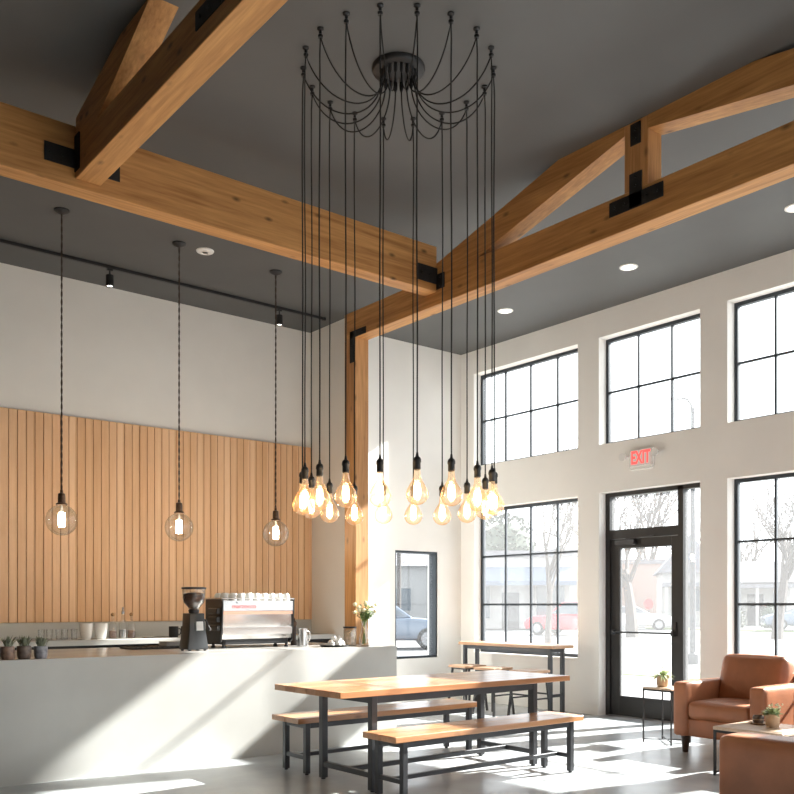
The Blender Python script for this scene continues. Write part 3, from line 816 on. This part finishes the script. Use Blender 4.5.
t = thing('dark_tray', 'low round black tray holding white meringues on the counter', 'tray', (5.12, 7.36, CT))
m = MB(); m.lathe([(0, 0), (.13, 0), (.15, .016), (.146, .018), (.125, .006), (0, .006)], 30); m.build('tray_dish', 'black', t, True)
mer = None
for i, (dx, dy, dz) in enumerate([(-.065, -.05, 0), (.0, -.07, 0), (.068, -.04, 0), (-.035, .02, 0), (.04, .03, 0), (-.02, -.025, .052), (.03, -.03, .05)]):
    lab = ['white meringue at the left front of the black tray', 'white meringue at the middle front of the black tray', 'white meringue at the right front of the black tray', 'white meringue at the left rear of the black tray', 'white meringue at the right rear of the black tray', 'left of two white meringues stacked on top of the tray pile', 'right of two white meringues stacked on top of the tray pile'][i]
    m = MB(); m.lathe([(0, 0), (.026, .002), (.033, .012), (.028, .024), (.030, .03), (.020, .042), (.014, .050), (0, .064)], 12)
    o = m.build('meringue', 'white', None, True, (5.12+dx, 7.36+dy, CT+.007+dz)); tag(o, lab, 'meringue', 'meringues on the black tray')
t = thing('storage_jar', 'glass jar of beige biscuits with black lid beside the flower vase', 'jar', (5.325, 7.38, CT))
m = MB(); m.lathe([(0, 0), (.062, 0), (.066, .01), (.066, .165), (.06, .18), (.056, .18), (.062, .165), (.062, .012), (0, .012)], 24); m.build('jar_glass', 'clear', t, True)
m = MB(); m.lathe([(0, .013), (.060, .013), (.060, .15), (.03, .158), (0, .155)], 20); m.build('biscuits', 'beige', t, True)
m = MB(); m.lathe([(0, .18), (.069, .18), (.069, .196), (0, .198)], 24); m.build('lid', 'black', t, True)

v = thing('flower_vase', 'clear glass vase of cream flowers and green sprigs on the counter end', 'vase', (5.455, 7.31, CT))
m = MB(); m.lathe([(0, 0), (.048, 0), (.054, .012), (.054, .09), (.030, .18), (.026, .225), (.036, .25), (.032, .25), (.022, .225), (.026, .18), (.049, .09), (.048, .014), (0, .014)], 24); m.build('vase_glass', 'clear', v, True)
st = MB(); bl = MB(); lf = MB(); rr = random.Random(11)
for i in range(26):
    a = rr.random()*6.28; e_ = R(32+56*rr.random()); L = .17+.13*rr.random()
    d = Vector((math.cos(a)*math.cos(e_), math.sin(a)*math.cos(e_), math.sin(e_)))
    b0 = Vector((-.02*math.cos(a), -.02*math.sin(a), .02)); b1 = Vector((.008*math.cos(a), .008*math.sin(a), .235)); tip = b1+d*L*.72
    st.tube([b0, b1, (b1+tip)/2+Vector((0, 0, .01)), tip], .0025, 5)
    for q in range(5): lf.leafblade(b1+(tip-b1)*(.3+.14*q), (math.cos(a+1.5*q-1.5), math.sin(a+1.5*q-1.5), .5), .065, .013)
    if i < 20:
        bl.ball(tip, .017+.008*rr.random(), 8, None)
        for q in range(6): bl.leafblade(tip, (math.cos(q*1.05), math.sin(q*1.05), .35), .034, .011)
for (dx, dy) in ((.16, -.10), (.14, -.02)):
    tip = Vector((dx, dy, .30+.06*(dy > -.05)))
    st.tube([(0, 0, .2), (dx*.4, dy*.4, .30), tip], .002, 5)
    for q in range(6): lf.leafblade(Vector((dx*.4, dy*.4, .3)).lerp(tip, q/5), (dx+.1*(-1)**q, dy, .2*(-1)**q), .05, .009)
st.build('stems', 'stem', v, True); bl.build('blossoms', 'petal', v, True); lf.build('leaves', 'leaf', v)

# ------------------------------------------------------------------ long table and benches
def legs_frame(root, xs, ys, top, s, foot=True):
    for x in xs:
        for y in ys:
            m = MB(); m.box((x-s/2, y-s/2, .012), (x+s/2, y+s/2, top), .003); l = m.build('leg', 'steelgrey', root)
            m = MB(); m.lathe([(s*.34, 0), (s*.34, .012), (0, .012)], 10, c=(x, y, 0)); m.build('foot_pad', 'black', l)
T = thing('long_table', 'long communal dining table with wooden plank top and dark steel frame', 'table', (4.81, 5.535, 0))
hx, hy = 1.215, .44
m = MB()
for i in range(6):
    y0 = -hy+i*(2*hy/6); m.box((-hx, y0+.0007, .705), (hx, y0+2*hy/6-.0007, .75), .003)
m.build('tabletop', 'tabletop', T)
legs_frame(T, (-.865, .845), (-.35, .285), .705, .052)
m = MB()
for y in (-.35, .285): m.box((-.838, y-.02, .645), (.818, y+.02, .704))
for x in (-.865, .845): m.box((x-.02, -.323, .645), (x+.02, .258, .704))
m.build('apron', 'steelgrey', T)
for x in (-.865, .845):
    m = MB(); m.box((x-.020, -.323, .10), (x+.020, .258, .14), .003); m.build('stretcher', 'steelgrey', T)
m = MB(); m.box((-.844, -.05, .102), (.824, -.014, .138), .003); m.build('stretcher', 'steelgrey', T)
def bench(name, label, loc, hx, hy):
    b = thing(name, label, 'bench', loc, 0, 'benches at the long table')
    m = MB()
    for i in range(2):
        y0 = -hy+i*hy; m.box((-hx, y0+.0007, .417), (hx, y0+hy-.0007, .46), .004)
    m.build('seat', 'benchtop', b)
    xl = hx-.11
    legs_frame(b, (-xl, xl), (-hy+.05, hy-.05), .417, .044)
    m = MB()
    for y in (-hy+.05, hy-.05): m.box((-xl+.026, y-.015, .372), (xl-.026, y+.015, .416))
    for x in (-xl, xl): m.box((x-.015, -hy+.076, .372), (x+.015, hy-.076, .416))
    m.build('seat_frame', 'steelgrey', b)
    for x in (-xl, xl):
        m = MB(); m.box((x-.016, -hy+.076, .12), (x+.016, hy-.076, .152), .002); m.build('stretcher', 'steelgrey', b)
    m = MB(); m.box((-xl+.017, -.016, .121), (xl-.017, .016, .151), .002); m.build('stretcher', 'steelgrey', b)
    return b
bench('bench', 'wooden bench on the near side of the long table', (4.785, 4.925, 0), .985, .19)
bench('bench', 'wooden bench between the long table and the concrete counter', (4.82, 6.19, 0), 1.0, .205)

# ------------------------------------------------------------------ window ledge table and stools
T = thing('high_table', 'narrow high wooden table below the corner window', 'table', (8.53, 8.15, 0))
m = MB()
pts = [(-.21, -.85), (.17, -.85), (.21, -.81), (.21, .85), (-.21, .85)]
m.prism(pts, .822, .86, 'Z', .004); m.build('tabletop', 'tabletopY', T)
legs_frame(T, (-.165, .06), (-.76, .76), .82, .046)
m = MB()
for x in (-.165, .06): m.box((x-.02, -.736, .772), (x+.02, .736, .818))
for y in (-.76, .76): m.box((-.141, y-.02, .772), (.036, y+.02, .818))
m.build('apron', 'steelgrey', T)
for y in (-.76, .76):
    m = MB(); m.box((-.141, y-.018, .22), (.036, y+.018, .255), .002); m.build('stretcher', 'steelgrey', T)
s = thing('bar_stool', 'wooden topped black stool at the high table, nearest the entrance door', 'stool', (7.93, 7.33, 0), 0, 'stools at the high window table')
m = MB(); m.box((-.18, -.17, .555), (.18, .17, .587), .008, 2); m.build('seat', 'tabletopY', s)
for sx in (-1, 1):
    for sy in (-1, 1):
        m = MB(); m.bar((sx*.185, sy*.175, 0), (sx*.14, sy*.13, .556), .024); m.build('leg', 'black', s)
for z, k in ((.20, .168), (.33, .158)):
    pass
for sy in (-1, 1):
    m = MB(); m.bar((-.165, sy*.157, .25), (.165, sy*.157, .25), .018); m.build('rung', 'black', s)
for sx in (-1, 1):
    m = MB(); m.bar((sx*.160, -.15, .30), (sx*.160, .15, .30), .018); m.build('rung', 'black', s)
m = MB(); m.box((-.15, -.14, .535), (.15, .14, .555)); m.build('seat_plate', 'black', s)
dup(s, (7.92, 7.93, 0), .06, 'wooden topped black stool in the middle of the three at the high table')
dup(s, (7.97, 8.45, 0), -.05, 'wooden topped black stool at the high table, nearest the room corner')

# ------------------------------------------------------------------ lounge
def armchair(label, loc, rz, group='cognac leather armchairs'):
    """faces local -X; local y is its width"""
    a = thing('armchair', label, 'armchair', loc, rz, group)
    w = .45
    m = MB(); m.cushion((-.42, -w+.13, .155), (.40, w-.13, .32), .02); m.build('seat_base', 'leather', a, True)
    m = MB(); m.cushion((-.45, -w+.148, .315), (.26, w-.148, .48), .05, (0.015, .0, .018)); m.build('seat_cushion', 'leather', a, True)
    for s in (-1, 1):
        y0, y1 = (s*w, s*(w-.145)) if s < 0 else (w-.145, w)
        m = MB(); m.cushion((-.45, y0, .155), (.42, y1, .65), .032, (.006, .006, .006)); m.build('armrest', 'leather', a, True)
    m = MB(); m.cushion((.30, -w+.02, .155), (.47, w-.02, .74), .04); m.build('backrest', 'leather', a, True)
    m = MB(); m.cushion((-.11, -.325, -.24), (.11, .325, .24), .07, (.03, .01, .012))
    bmesh.ops.rotate(m.bm, verts=m.bm.verts[:], matrix=Matrix.Rotation(R(13), 3, 'Y'), cent=(0, 0, 0))
    bmesh.ops.translate(m.bm, verts=m.bm.verts[:], vec=(.215, 0, .645))
    m.build('back_cushion', 'leather', a, True)
    for sx in (-.36, .36):
        for sy in (-.37, .37):
            m = MB(); m.lathe([(.026, 0), (.042, .156), (0, .156)], 12, c=(sx, sy, 0)); m.build('leg', 'legwood', a, True)
    return a
ac = armchair('cognac leather armchair beside the wire side table, its front turned to the room', (7.65, 4.42, 0), 0)
dup(ac, (7.66, 3.28, 0), 0, 'cognac leather armchair cut off by the right edge, next to the whole armchair')
so = thing('low_sofa', 'brown leather low sofa seen from behind at the bottom right corner', 'sofa', (5.06, 1.975, 0))
m = MB(); m.cushion((-.44, -.86, .12), (-.20, .86, .625), .045, (.004, .004, .004)); m.build('backrest', 'leather', so, True)
m = MB(); m.cushion((-.21, -.85, .12), (.44, .85, .30), .02); m.build('seat_base', 'leather', so, True)
for y0 in (-.70, 0.0):
    m = MB(); m.cushion((-.20, y0+.004, .295), (.46, y0+.696, .43), .045, (.01, 0, .015)); m.build('seat_cushion', 'leather', so, True)
for y0 in (-.86, .715):
    m = MB(); m.cushion((-.21, y0, .12), (.44, y0+.145, .54), .035); m.build('armrest', 'leather', so, True)
for sx in (-.36, .36):
    for sy in (-.76, .76):
        m = MB(); m.lathe([(.020, 0), (.032, .122), (0, .122)], 12, c=(sx, sy, 0)); m.build('leg', 'legwood', so, True)

t = thing('side_table', 'small square wire side table by the entrance door', 'side table', (7.645, 5.235, 0))
hw = .165
m = MB(); m.box((-hw, -hw, .528), (hw, hw, .548), .003); m.build('tabletop', 'palewood', t)
m = MB()
for sx in (-1, 1): m.box((sx*hw-.008 if sx > 0 else -hw, -hw, .512), (hw if sx > 0 else -hw+.008, hw, .528))
m.build('top_frame', 'black', t)
for sx in (-1, 1):
    for sy in (-1, 1):
        m = MB(); m.box((sx*(hw-.006)-.006, sy*(hw-.006)-.006, 0), (sx*(hw-.006)+.006, sy*(hw-.006)+.006, .528)); m.build('leg', 'black', t)
m = MB(); m.bar((-hw+.006, -hw+.006, .03), (hw-.006, hw-.006, .03), .01); m.build('cross_bar', 'black', t)
m = MB(); m.bar((-hw+.006, hw-.006, .03), (hw-.006, -hw+.006, .03), .01); m.build('cross_bar', 'black', t)
potted('potted_plant', 'tan clay pot with trailing green plant on the wire side table', (7.62, 5.265, .548), 'pottan', 'leafpale', .058, .115, .13, .016, 40, 21, 5, 75, droop=.45, flowers=6)

t = thing('coffee_table', 'low square coffee table with pale top between the armchair and sofa', 'coffee table', (6.74, 3.70, 0))
hw = .29
m = MB(); m.box((-hw, -hw, .365), (hw, hw, .392), .004); m.build('tabletop', 'palewood', t)
for sx in (-1, 1):
    for sy in (-1, 1):
        m = MB(); m.box((sx*(hw-.012)-.009, sy*(hw-.012)-.009, 0), (sx*(hw-.012)+.009, sy*(hw-.012)+.009, .365)); m.build('leg', 'black', t)
m = MB()
for s in (-1, 1):
    m.box((-hw+.022, s*(hw-.012)-.009, .345), (hw-.022, s*(hw-.012)+.009, .364)); m.box((s*(hw-.012)-.009, -hw+.022, .345), (s*(hw-.012)+.009, hw-.022, .364))
m.build('top_frame', 'black', t)
for s in (-1, 1):
    m = MB(); m.box((-hw+.022, s*(hw-.012)-.006, .02), (hw-.022, s*(hw-.012)+.006, .034)); m.build('stretcher', 'black', t)
potted('potted_plant', 'tan clay pot with pale green bushy plant on the coffee table', (6.76, 3.655, .392), 'pottan', 'leafpale', .054, .105, .10, .014, 70, 31, 5, 80, flowers=26)
t = thing('shallow_dish', 'round tan dish under a dark brown bowl on the coffee table', 'dish', (6.86, 3.83, .392))
m = MB(); m.lathe([(0, 0), (.06, 0), (.082, .012), (.079, .015), (.056, .006), (0, .006)], 24); m.build('dish_body', 'pottan', t, True)
t = thing('sugar_bowl', 'small dark brown bowl on the tan dish on the coffee table', 'bowl', (6.857, 3.83, .398))
m = MB(); m.lathe([(0, 0), (.034, 0), (.044, .02), (.046, .05), (.040, .064), (.036, .064), (.040, .045), (.03, .01), (0, .01)], 20); m.build('bowl_body', 'potdark', t, True)
m = MB(); m.lathe([(.044, .030), (.0475, .031), (.0475, .037), (.044, .038)], 20); m.build('pale_band', 'pottan', t, True)

# ------------------------------------------------------------------ exit sign
ex = thing('exit_sign', 'lit red EXIT sign with two lamp heads above the entrance door', 'exit sign', (XW, 6.39, 3.09))
m = MB(); m.box((-.035, -.165, -.11), (0, .165, .11), .006); m.build('sign_box', 'white', ex)
m = MB(); m.box((-.039, -.15, -.09), (-.035, .15, .09)); m.build('sign_face', 'exitface', ex)
text_mesh('EXIT', .21, .002, 'exitred', 'exit_lettering', ex, facing((0, -1, 0), (0, 0, 1), (-1, 0, 0), (-.0405, 0, 0)), .006, .62)
m = MB(); m.box((-.03, -.15, -.135), (0, .15, -.11), .004); m.build('battery_case', 'white', ex)
for s in (-1, 1):
    m = MB(); m.tube([(-.02, s*.16, .03), (-.03, s*.20, .03)], .012, 8)
    m.lathe([(.022, 0), (.045, -.05), (.047, -.065), (.04, -.066), (0, -.060)], 18, c=(-.03, s*.225, .03), axis='X'); m.build('lamp_head', 'white', ex, True)

# ------------------------------------------------------------------ outdoors
def ground(name, a, b, z, mat, lab=None):
    m = MB(); m.box((a[0], a[1], z-.05), (b[0], b[1], z)); return smesh(m, name, mat)
ground('sidewalk', (-40, -60), (16.2, 13.6), -.055, 'pavement')
ground('street', (16.2, -60), (130, 150), -.10, 'asphalt')
ground('cross_street', (-40, 13.6), (16.2, 130), -.10, 'asphalt')
gl = MB(); gl.box((14.9, 6.0, -.10), (16.1, 12.0, -.03), .02); o = gl.build('grass_verge', 'grass'); tag(o, 'strip of dry grass between pavement and street outside the door', 'grass', kind='stuff')
gl = MB(); gl.box((46.0, -20, -.14), (48.0, 33, -.04), .02); o = gl.build('grass_verge', 'grass'); tag(o, 'far strip of dry grass along the opposite side of the street', 'grass', kind='stuff')
m = MB(); m.box((48.0, -40, -.12), (129, 120, -.02)); smesh(m, 'far_sidewalk', 'pavement')

def tree(label, loc, H, seed, r0=.2, spread=.55, levels=4, lean=0., kids=(3, 4), first=.34):
    t = thing('bare_tree', label, 'tree', loc, 0, 'bare street trees')
    rr = random.Random(seed); tr = MB(); br = MB()
    def grow(p, d, L, r, lv):
        pts = [p]; rs = [r]; q = p.copy(); dd = d.copy(); n = 4
        for i in range(n):
            dd = (dd+Vector((rr.uniform(-.14, .14), rr.uniform(-.14, .14), .05))).normalized()
            q = q+dd*L/n; pts.append(q.copy()); rs.append(max(.012, r*(1-.45*(i+1)/n)))
        (tr if lv == 0 else br).tube(pts, rs, 7 if lv == 0 else (5 if lv < 3 else 3))
        if lv >= levels: return
        for k_ in range(rr.randint(*kids)+(2 if lv == 0 else 0)):
            s = .45+.55*rr.random() if lv else .55+.45*rr.random()
            i = min(n-1, int(s*n)); b = pts[i].lerp(pts[i+1], s*n-i) if s < 1 else pts[-1]
            ax = dd.orthogonal().normalized(); ax.rotate(Matrix.Rotation(rr.random()*2*PI, 3, dd))
            nd = (dd*1.0+ax*spread*(.7+.7*rr.random())+Vector((0, 0, .12))).normalized()
            grow(b, nd, L*(.62+.22*rr.random()), max(.012, rs[i]*(.55+.12*rr.random())), lv+1)
    grow(Vector((0, 0, -.1)), Vector((lean, 0, 1)).normalized(), H*first, r0, 0)
    tr.build('trunk', 'bark', t, True); br.build('branches', 'bark', t, True)
    return t
tree('bare tree with thick trunk seen through the door glass, left of the brick house', (33.3, 24.6, -.1), 9.5, 5, .30, .66, kids=(3, 5))
tree('large spreading bare tree seen through the tall window behind the armchair', (36.4, 19.5, -.1), 10.5, 29, .27, .7, first=.30, kids=(3, 5))
tree('slender bare tree in front of the shop seen through the corner window', (22.8, 20.2, -.1), 8.5, 12, .13, .45)
tree('distant bare tree behind the brick house seen above the door', (74.0, 52.0, -.1), 18, 14, .45, .6)
tree('distant bare tree right of the door, behind the grey gabled house', (92.0, 60.1, -.1), 18, 17, .45, .6)
tree('distant bare tree at the right edge of the tall window, beyond the blue car', (87.4, 45.2, -.1), 17, 19, .45, .6)
tree('distant bare tree at the left side of the tall right window', (100.6, 57.8, -.1), 17, 23, .45, .6)

def car(label, loc, rz, paint, kind='sedan', s=1.):
    c = thing('parked_car', label, 'car', loc, rz, 'parked cars outside'); c.scale = (s, s, s)
    low = [(-2.15, .28), (-2.25, .55), (-2.2, .82), (-2.0, .95), (.95, .97), (1.75, .90), (2.12, .76), (2.2, .55), (2.15, .28)]
    m = MB(); m.prism(low, -.86, .86, 'Y', .09, 3); m.build('car_body', paint, c, True)
    if kind == 'suv': cab = [(-2.12, .93), (-1.85, 1.52), (-1.5, 1.62), (.05, 1.60), (.95, .95)]
    else: cab = [(-1.75, .93), (-1.0, 1.38), (.1, 1.40), (.95, .95)]
    m = MB(); m.prism(cab, -.74, .74, 'Y', .05, 3); m.build('cabin', paint, c, True)
    def inset(poly, k_):
        cx_ = sum(p[0] for p in poly)/len(poly); cz = sum(p[1] for p in poly)/len(poly)
        return [(cx_+(x-cx_)*k_, cz+.02+(z-cz)*(k_-.04)) for x, z in poly]
    gp = inset(cab, .86)
    for sy in (-1, 1):
        m = MB(); m.prism(gp, sy*.742-.006, sy*.742+.006, 'Y'); m.build('side_windows', 'darkglass', c)
    def panel(a, b, w, nm):
        a, b = Vector((a[0], 0, a[1])), Vector((b[0], 0, b[1])); p = a.lerp(b, .12); q = a.lerp(b, .85)
        m = MB(); m.bar(p, q, w, .03, up=(0, 0, 1)); m.build(nm, 'darkglass', c)
    panel(cab[-1], cab[-2], 1.25, 'windscreen'); panel(cab[0], cab[1], 1.25, 'rear_window')
    for sx in (-1.35, 1.38):
        for sy in (-1, 1):
            m = MB(); m.lathe([(0, -.11), (.30, -.11), (.335, -.08), (.335, .08), (.30, .11), (0, .11)], 22, c=(sx, sy*.78, .335), axis='Y'); w_ = m.build('wheel', 'tyre', c, True)
            m = MB(); m.lathe([(0, -.12), (.21, -.118), (.225, -.10), (.225, .10), (.21, .118), (0, .12)], 18, c=(sx, sy*.78, .335), axis='Y'); m.build('rim', 'rim', w_, True)
    m = MB()
    for sy in (-.62, .62): m.box((-2.27, sy-.14, .66), (-2.18, sy+.14, .82), .02)
    m.build('tail_lamps', 'tail', c)
    m = MB()
    for sy in (-.62, .62): m.box((2.10, sy-.16, .62), (2.19, sy+.16, .74), .02)
    m.build('headlamps', 'rim', c)
    return c
car('blue-grey car seen through the small window beside the corner', (18.44, 23.67, -.1), R(-38), 'carblue', 'suv', 1.07)
car('red car parked outside the corner window', (33.5, 28.25, -.1), R(98), 'carred', 'suv')
car('white car seen low through the door glass', (43.6, 32.1, -.1), R(-52), 'carwhite')
car('blue car seen through the tall window behind the armchair, at the right edge', (48.2, 24.2, -.04), R(128), 'carblue')

def house(name, label, loc, w, d, h, rh, wall, rz, wins, roofmat='roofgrey', gable='X', door=None, porch=False):
    """front is local -X; w along y, d along x"""
    t = thing(name, label, 'house', loc, rz, 'buildings across the street')
    m = MB(); m.box((0, -w/2, 0), (d, w/2, h)); m.build('walls', wall, t)
    m = MB()
    if rh > 0:
        if gable == 'X':  # gable end to the street
            m.prism([(-w/2-.3, h), (w/2+.3, h), (0, h+rh)], -.3, d+.3, 'X')
        else:
            m.prism([(-.4, h), (d+.4, h), (d/2, h+rh)], -w/2-.3, w/2+.3, 'Y')
    else: m.box((-.15, -w/2-.15, h), (d+.15, w/2+.15, h+.35))
    m.build('roof', roofmat, t)
    for (y, z, ww, hh) in wins:
        f = MB(); f.box((-.06, y-ww/2-.08, z-.08), (0, y+ww/2+.08, z+hh+.08)); fo = f.build('window', 'siding', t)
        f = MB(); f.box((-.08, y-ww/2, z), (-.06, y+ww/2, z+hh)); f.build('window_glass', 'darkglass', fo)
    if door:
        f = MB(); f.box((-.06, door-.5, 0), (0, door+.5, 2.1)); f.build('door', 'black', t)
    if porch:
        f = MB(); f.box((-1.6, -w/2, 2.5), (0, w/2, 2.75)); f.build('porch_roof', roofmat, t)
        for y in (-w/2+.2, 0, w/2-.2):
            f = MB(); f.box((-1.5, y-.1, 0), (-1.3, y+.1, 2.5)); f.build('porch_post', 'siding', t)
    return t
AZ = R(38)
house('brick_house', 'red brick building across the street seen through the door glass', (59.61, 41.88, -.02), 5.0, 6, 4.6, 0, 'brickred', AZ, [(-1.2, 1.2, .8, 1.4)])
house('gabled_house', 'grey gabled house right of the brick building seen through the door', (49.4, 32.13, -.02), 3.4, 6, 3.4, 2.4, 'siding', AZ, [(.7, 1.0, .7, 1.4), (-.7, 1.0, .7, 1.4)], porch=True)
house('porch_house', 'white low house with porch behind the tall window tree', (56.42, 31.61, -.02), 4.6, 5, 2.9, 1.5, 'siding', R(30), [(1.4, .9, .8, 1.3), (-1.4, .9, .8, 1.3)], gable='Y', door=.1, porch=True)
house('pale_house', 'pale house at the right edge of the tall right window', (72.87, 36.34, -.02), 6, 7, 3.0, 1.6, 'siding', R(25), [(1.6, .9, .9, 1.3), (-1.5, .9, .9, 1.3)], gable='Y')
sh = house('corner_shop', 'pale shop with slate blue awning seen through the corner window', (38.2, 36.4, -.02), 7.0, 7, 4.2, 0, 'siding', R(44), [(-2.0, .6, 1.6, 1.9), (2.2, .6, 1.4, 1.9)], door=.3)
m = MB(); m.prism([(-1.5, 2.5), (-1.5, 2.75), (0, 3.6), (0, 2.75)], -3.4, 3.4, 'Y'); m.build('awning', 'awning', sh)
for y in (-3.1, 3.1):
    m = MB(); m.box((-1.4, y-.09, 0), (-1.22, y+.09, 2.5)); m.build('awning_post', 'siding', sh)
house('peach_house', 'peach stucco house with two windows behind the red car', (52.01, 42.86, -.02), 5.0, 6, 5.2, 0, 'sidingpeach', R(42), [(.9, 1.2, .7, 1.7), (-.7, 1.2, .7, 1.7), (1.6, 3.3, .7, 1.1)])
house('row_building', 'pale row building beyond the blue-grey car seen through the small window', (38.5, 46.5, -.02), 9, 6, 4.0, 1.6, 'siding', R(50), [(2.6, 1, 1, 1.5), (.4, 1, 1, 1.5), (-2.2, 1, 1, 1.5)], gable='Y')

def bush(label, loc, r, h, seed, mat='evergreen', n=240, name='hedge_bush', lf=.22, trunk=0.):
    t = thing(name, label, 'bush' if not trunk else 'tree', loc, 0)
    m = MB(); rr = random.Random(seed)
    for i in range(n):
        u = rr.uniform(-1, 1); a = rr.random()*6.28; s = math.sqrt(1-u*u)*(.75+.25*rr.random())
        p = (r*s*math.cos(a), r*s*math.sin(a), trunk+h*.5+h*.5*u)
        m.leafblade(p, (math.cos(a)*s+rr.uniform(-.5, .5), math.sin(a)*s+rr.uniform(-.5, .5), u+.3), lf*(.7+.6*rr.random()), lf*.35)
    m.ball((0, 0, trunk+h*.5), 1, 14, (r*.8, r*.8, h*.42))
    m.build('foliage', mat, t)
    m = MB(); m.tube([(0, 0, -.05), (0, 0, trunk+h*.4)], r*.1 if not trunk else .16, 8); m.build('stem', 'bark', t)
    return t
bush('left of two dark round bushes before the porch house', (49.2, 28.9, -.02), .5, 1.3, 1)
bush('right of two dark round bushes before the porch house', (49.9, 27.2, -.02), .5, 1.4, 2)
bush('dark round evergreen tree rising behind the shop roof in the corner window', (57.75, 56.21, -.02), 3.3, 6.2, 3, n=700, name='round_tree', lf=.6, trunk=3.)
t = thing('street_lamp', 'tall street lamp with curved arm seen through the middle upper window', 'street lamp', (19.46, 12.58, -.1))
ld = Vector((-.779, .627, 0))
m = MB(); m.lathe([(.14, 0), (.14, .25), (.075, .3), (.045, 6.3), (0, 6.3)], 12); m.build('lamp_post', 'steelgrey', t, True)
m = MB(); m.tube([(0, 0, 6.0), ld*.04+Vector((0, 0, 6.38)), ld*.14+Vector((0, 0, 6.52)), ld*.32+Vector((0, 0, 6.56))], .028, 8); m.build('arm', 'steelgrey', t, True)
m = MB(); m.ball(tuple(ld*.42+Vector((0, 0, 6.53))), 1, 14, (.14, .12, .055)); m.build('lamp_head', 'rim', t, True)
t = thing('utility_pole', 'dark utility pole seen through the small window beside the corner', 'pole', (28.3, 35.0, -.1))
m = MB(); m.tube([(0, 0, 0), (0, 0, 8)], .11, 8); m.build('pole_shaft', 'bark', t, True)
m = MB(); m.bar((-.7, .5, 7.3), (.7, -.5, 7.3), .1); m.build('cross_arm', 'bark', t)
t = thing('fire_hydrant', 'pale fire hydrant on the verge seen through the door glass', 'hydrant', (46.6, 33.2, -.04))
m = MB(); m.lathe([(.2, 0), (.2, .06), (.15, .08), (.14, .55), (.18, .58), (.16, .7), (.06, .8), (.05, .86), (0, .86)], 14); m.build('hydrant_body', 'hydrant', t, True)
m = MB(); m.tube([(-.24, 0, .45), (.24, 0, .45)], .07, 10); m.build('side_caps', 'hydrant', t, True)
t = thing('red_sign', 'small red street sign on a post beside the fire hydrant', 'sign', (48.6, 34.6, -.02))
m = MB(); m.tube([(0, 0, 0), (0, 0, 1.7)], .03, 8); m.build('sign_post', 'steelgrey', t)
m = MB(); m.lathe([(0, 0), (.36, 0), (.36, .02), (0, .02)], 8, c=(-.05, 0, 1.45), axis='X'); m.build('sign_panel', 'signred', t)

# ------------------------------------------------------------------ light, sky, camera
sun = bpy.data.lights.new('sun', 'SUN'); sun.energy = 16.; sun.angle = R(.9); sun.color = (1., .96, .90)
so_ = bpy.data.objects.new('sun', sun); COL.objects.link(so_)
so_.rotation_euler = Vector((-1, .205, -.66)).to_track_quat('-Z', 'Y').to_euler()
w = bpy.data.worlds.new('sky'); sc.world = w; w.use_nodes = True
nt = w.node_tree
for n in list(nt.nodes): nt.nodes.remove(n)
o = nt.nodes.new('ShaderNodeOutputWorld'); bg = nt.nodes.new('ShaderNodeBackground')
bg.inputs[0].default_value = (.92, .965, 1., 1); bg.inputs[1].default_value = 1.7
nt.links.new(bg.outputs[0], o.inputs[0])

cam = bpy.data.cameras.new('camera'); co_ = bpy.data.objects.new('camera', cam); COL.objects.link(co_)
cam.sensor_fit = 'HORIZONTAL'; cam.sensor_width = 36; cam.lens = 895/794*36
cam.shift_y = 208/794; cam.clip_end = 500; cam.clip_start = .05
co_.location = (0, 0, 1.36)
co_.rotation_euler = (R(90), 0, -math.atan2(.627, .779))
sc.camera = co_
sc.view_settings.view_transform = 'Standard'; sc.view_settings.look = 'None'
sc.view_settings.gamma = 1; sc.view_settings.use_curve_mapping = False
sc.view_settings.exposure = .93
sc.cycles.max_bounces = 10; sc.cycles.diffuse_bounces = 6; sc.cycles.glossy_bounces = 4
sc.cycles.transparent_max_bounces = 24; sc.cycles.transmission_bounces = 8
sc.cycles.sample_clamp_indirect = 6.
sc.cycles.use_denoising = True
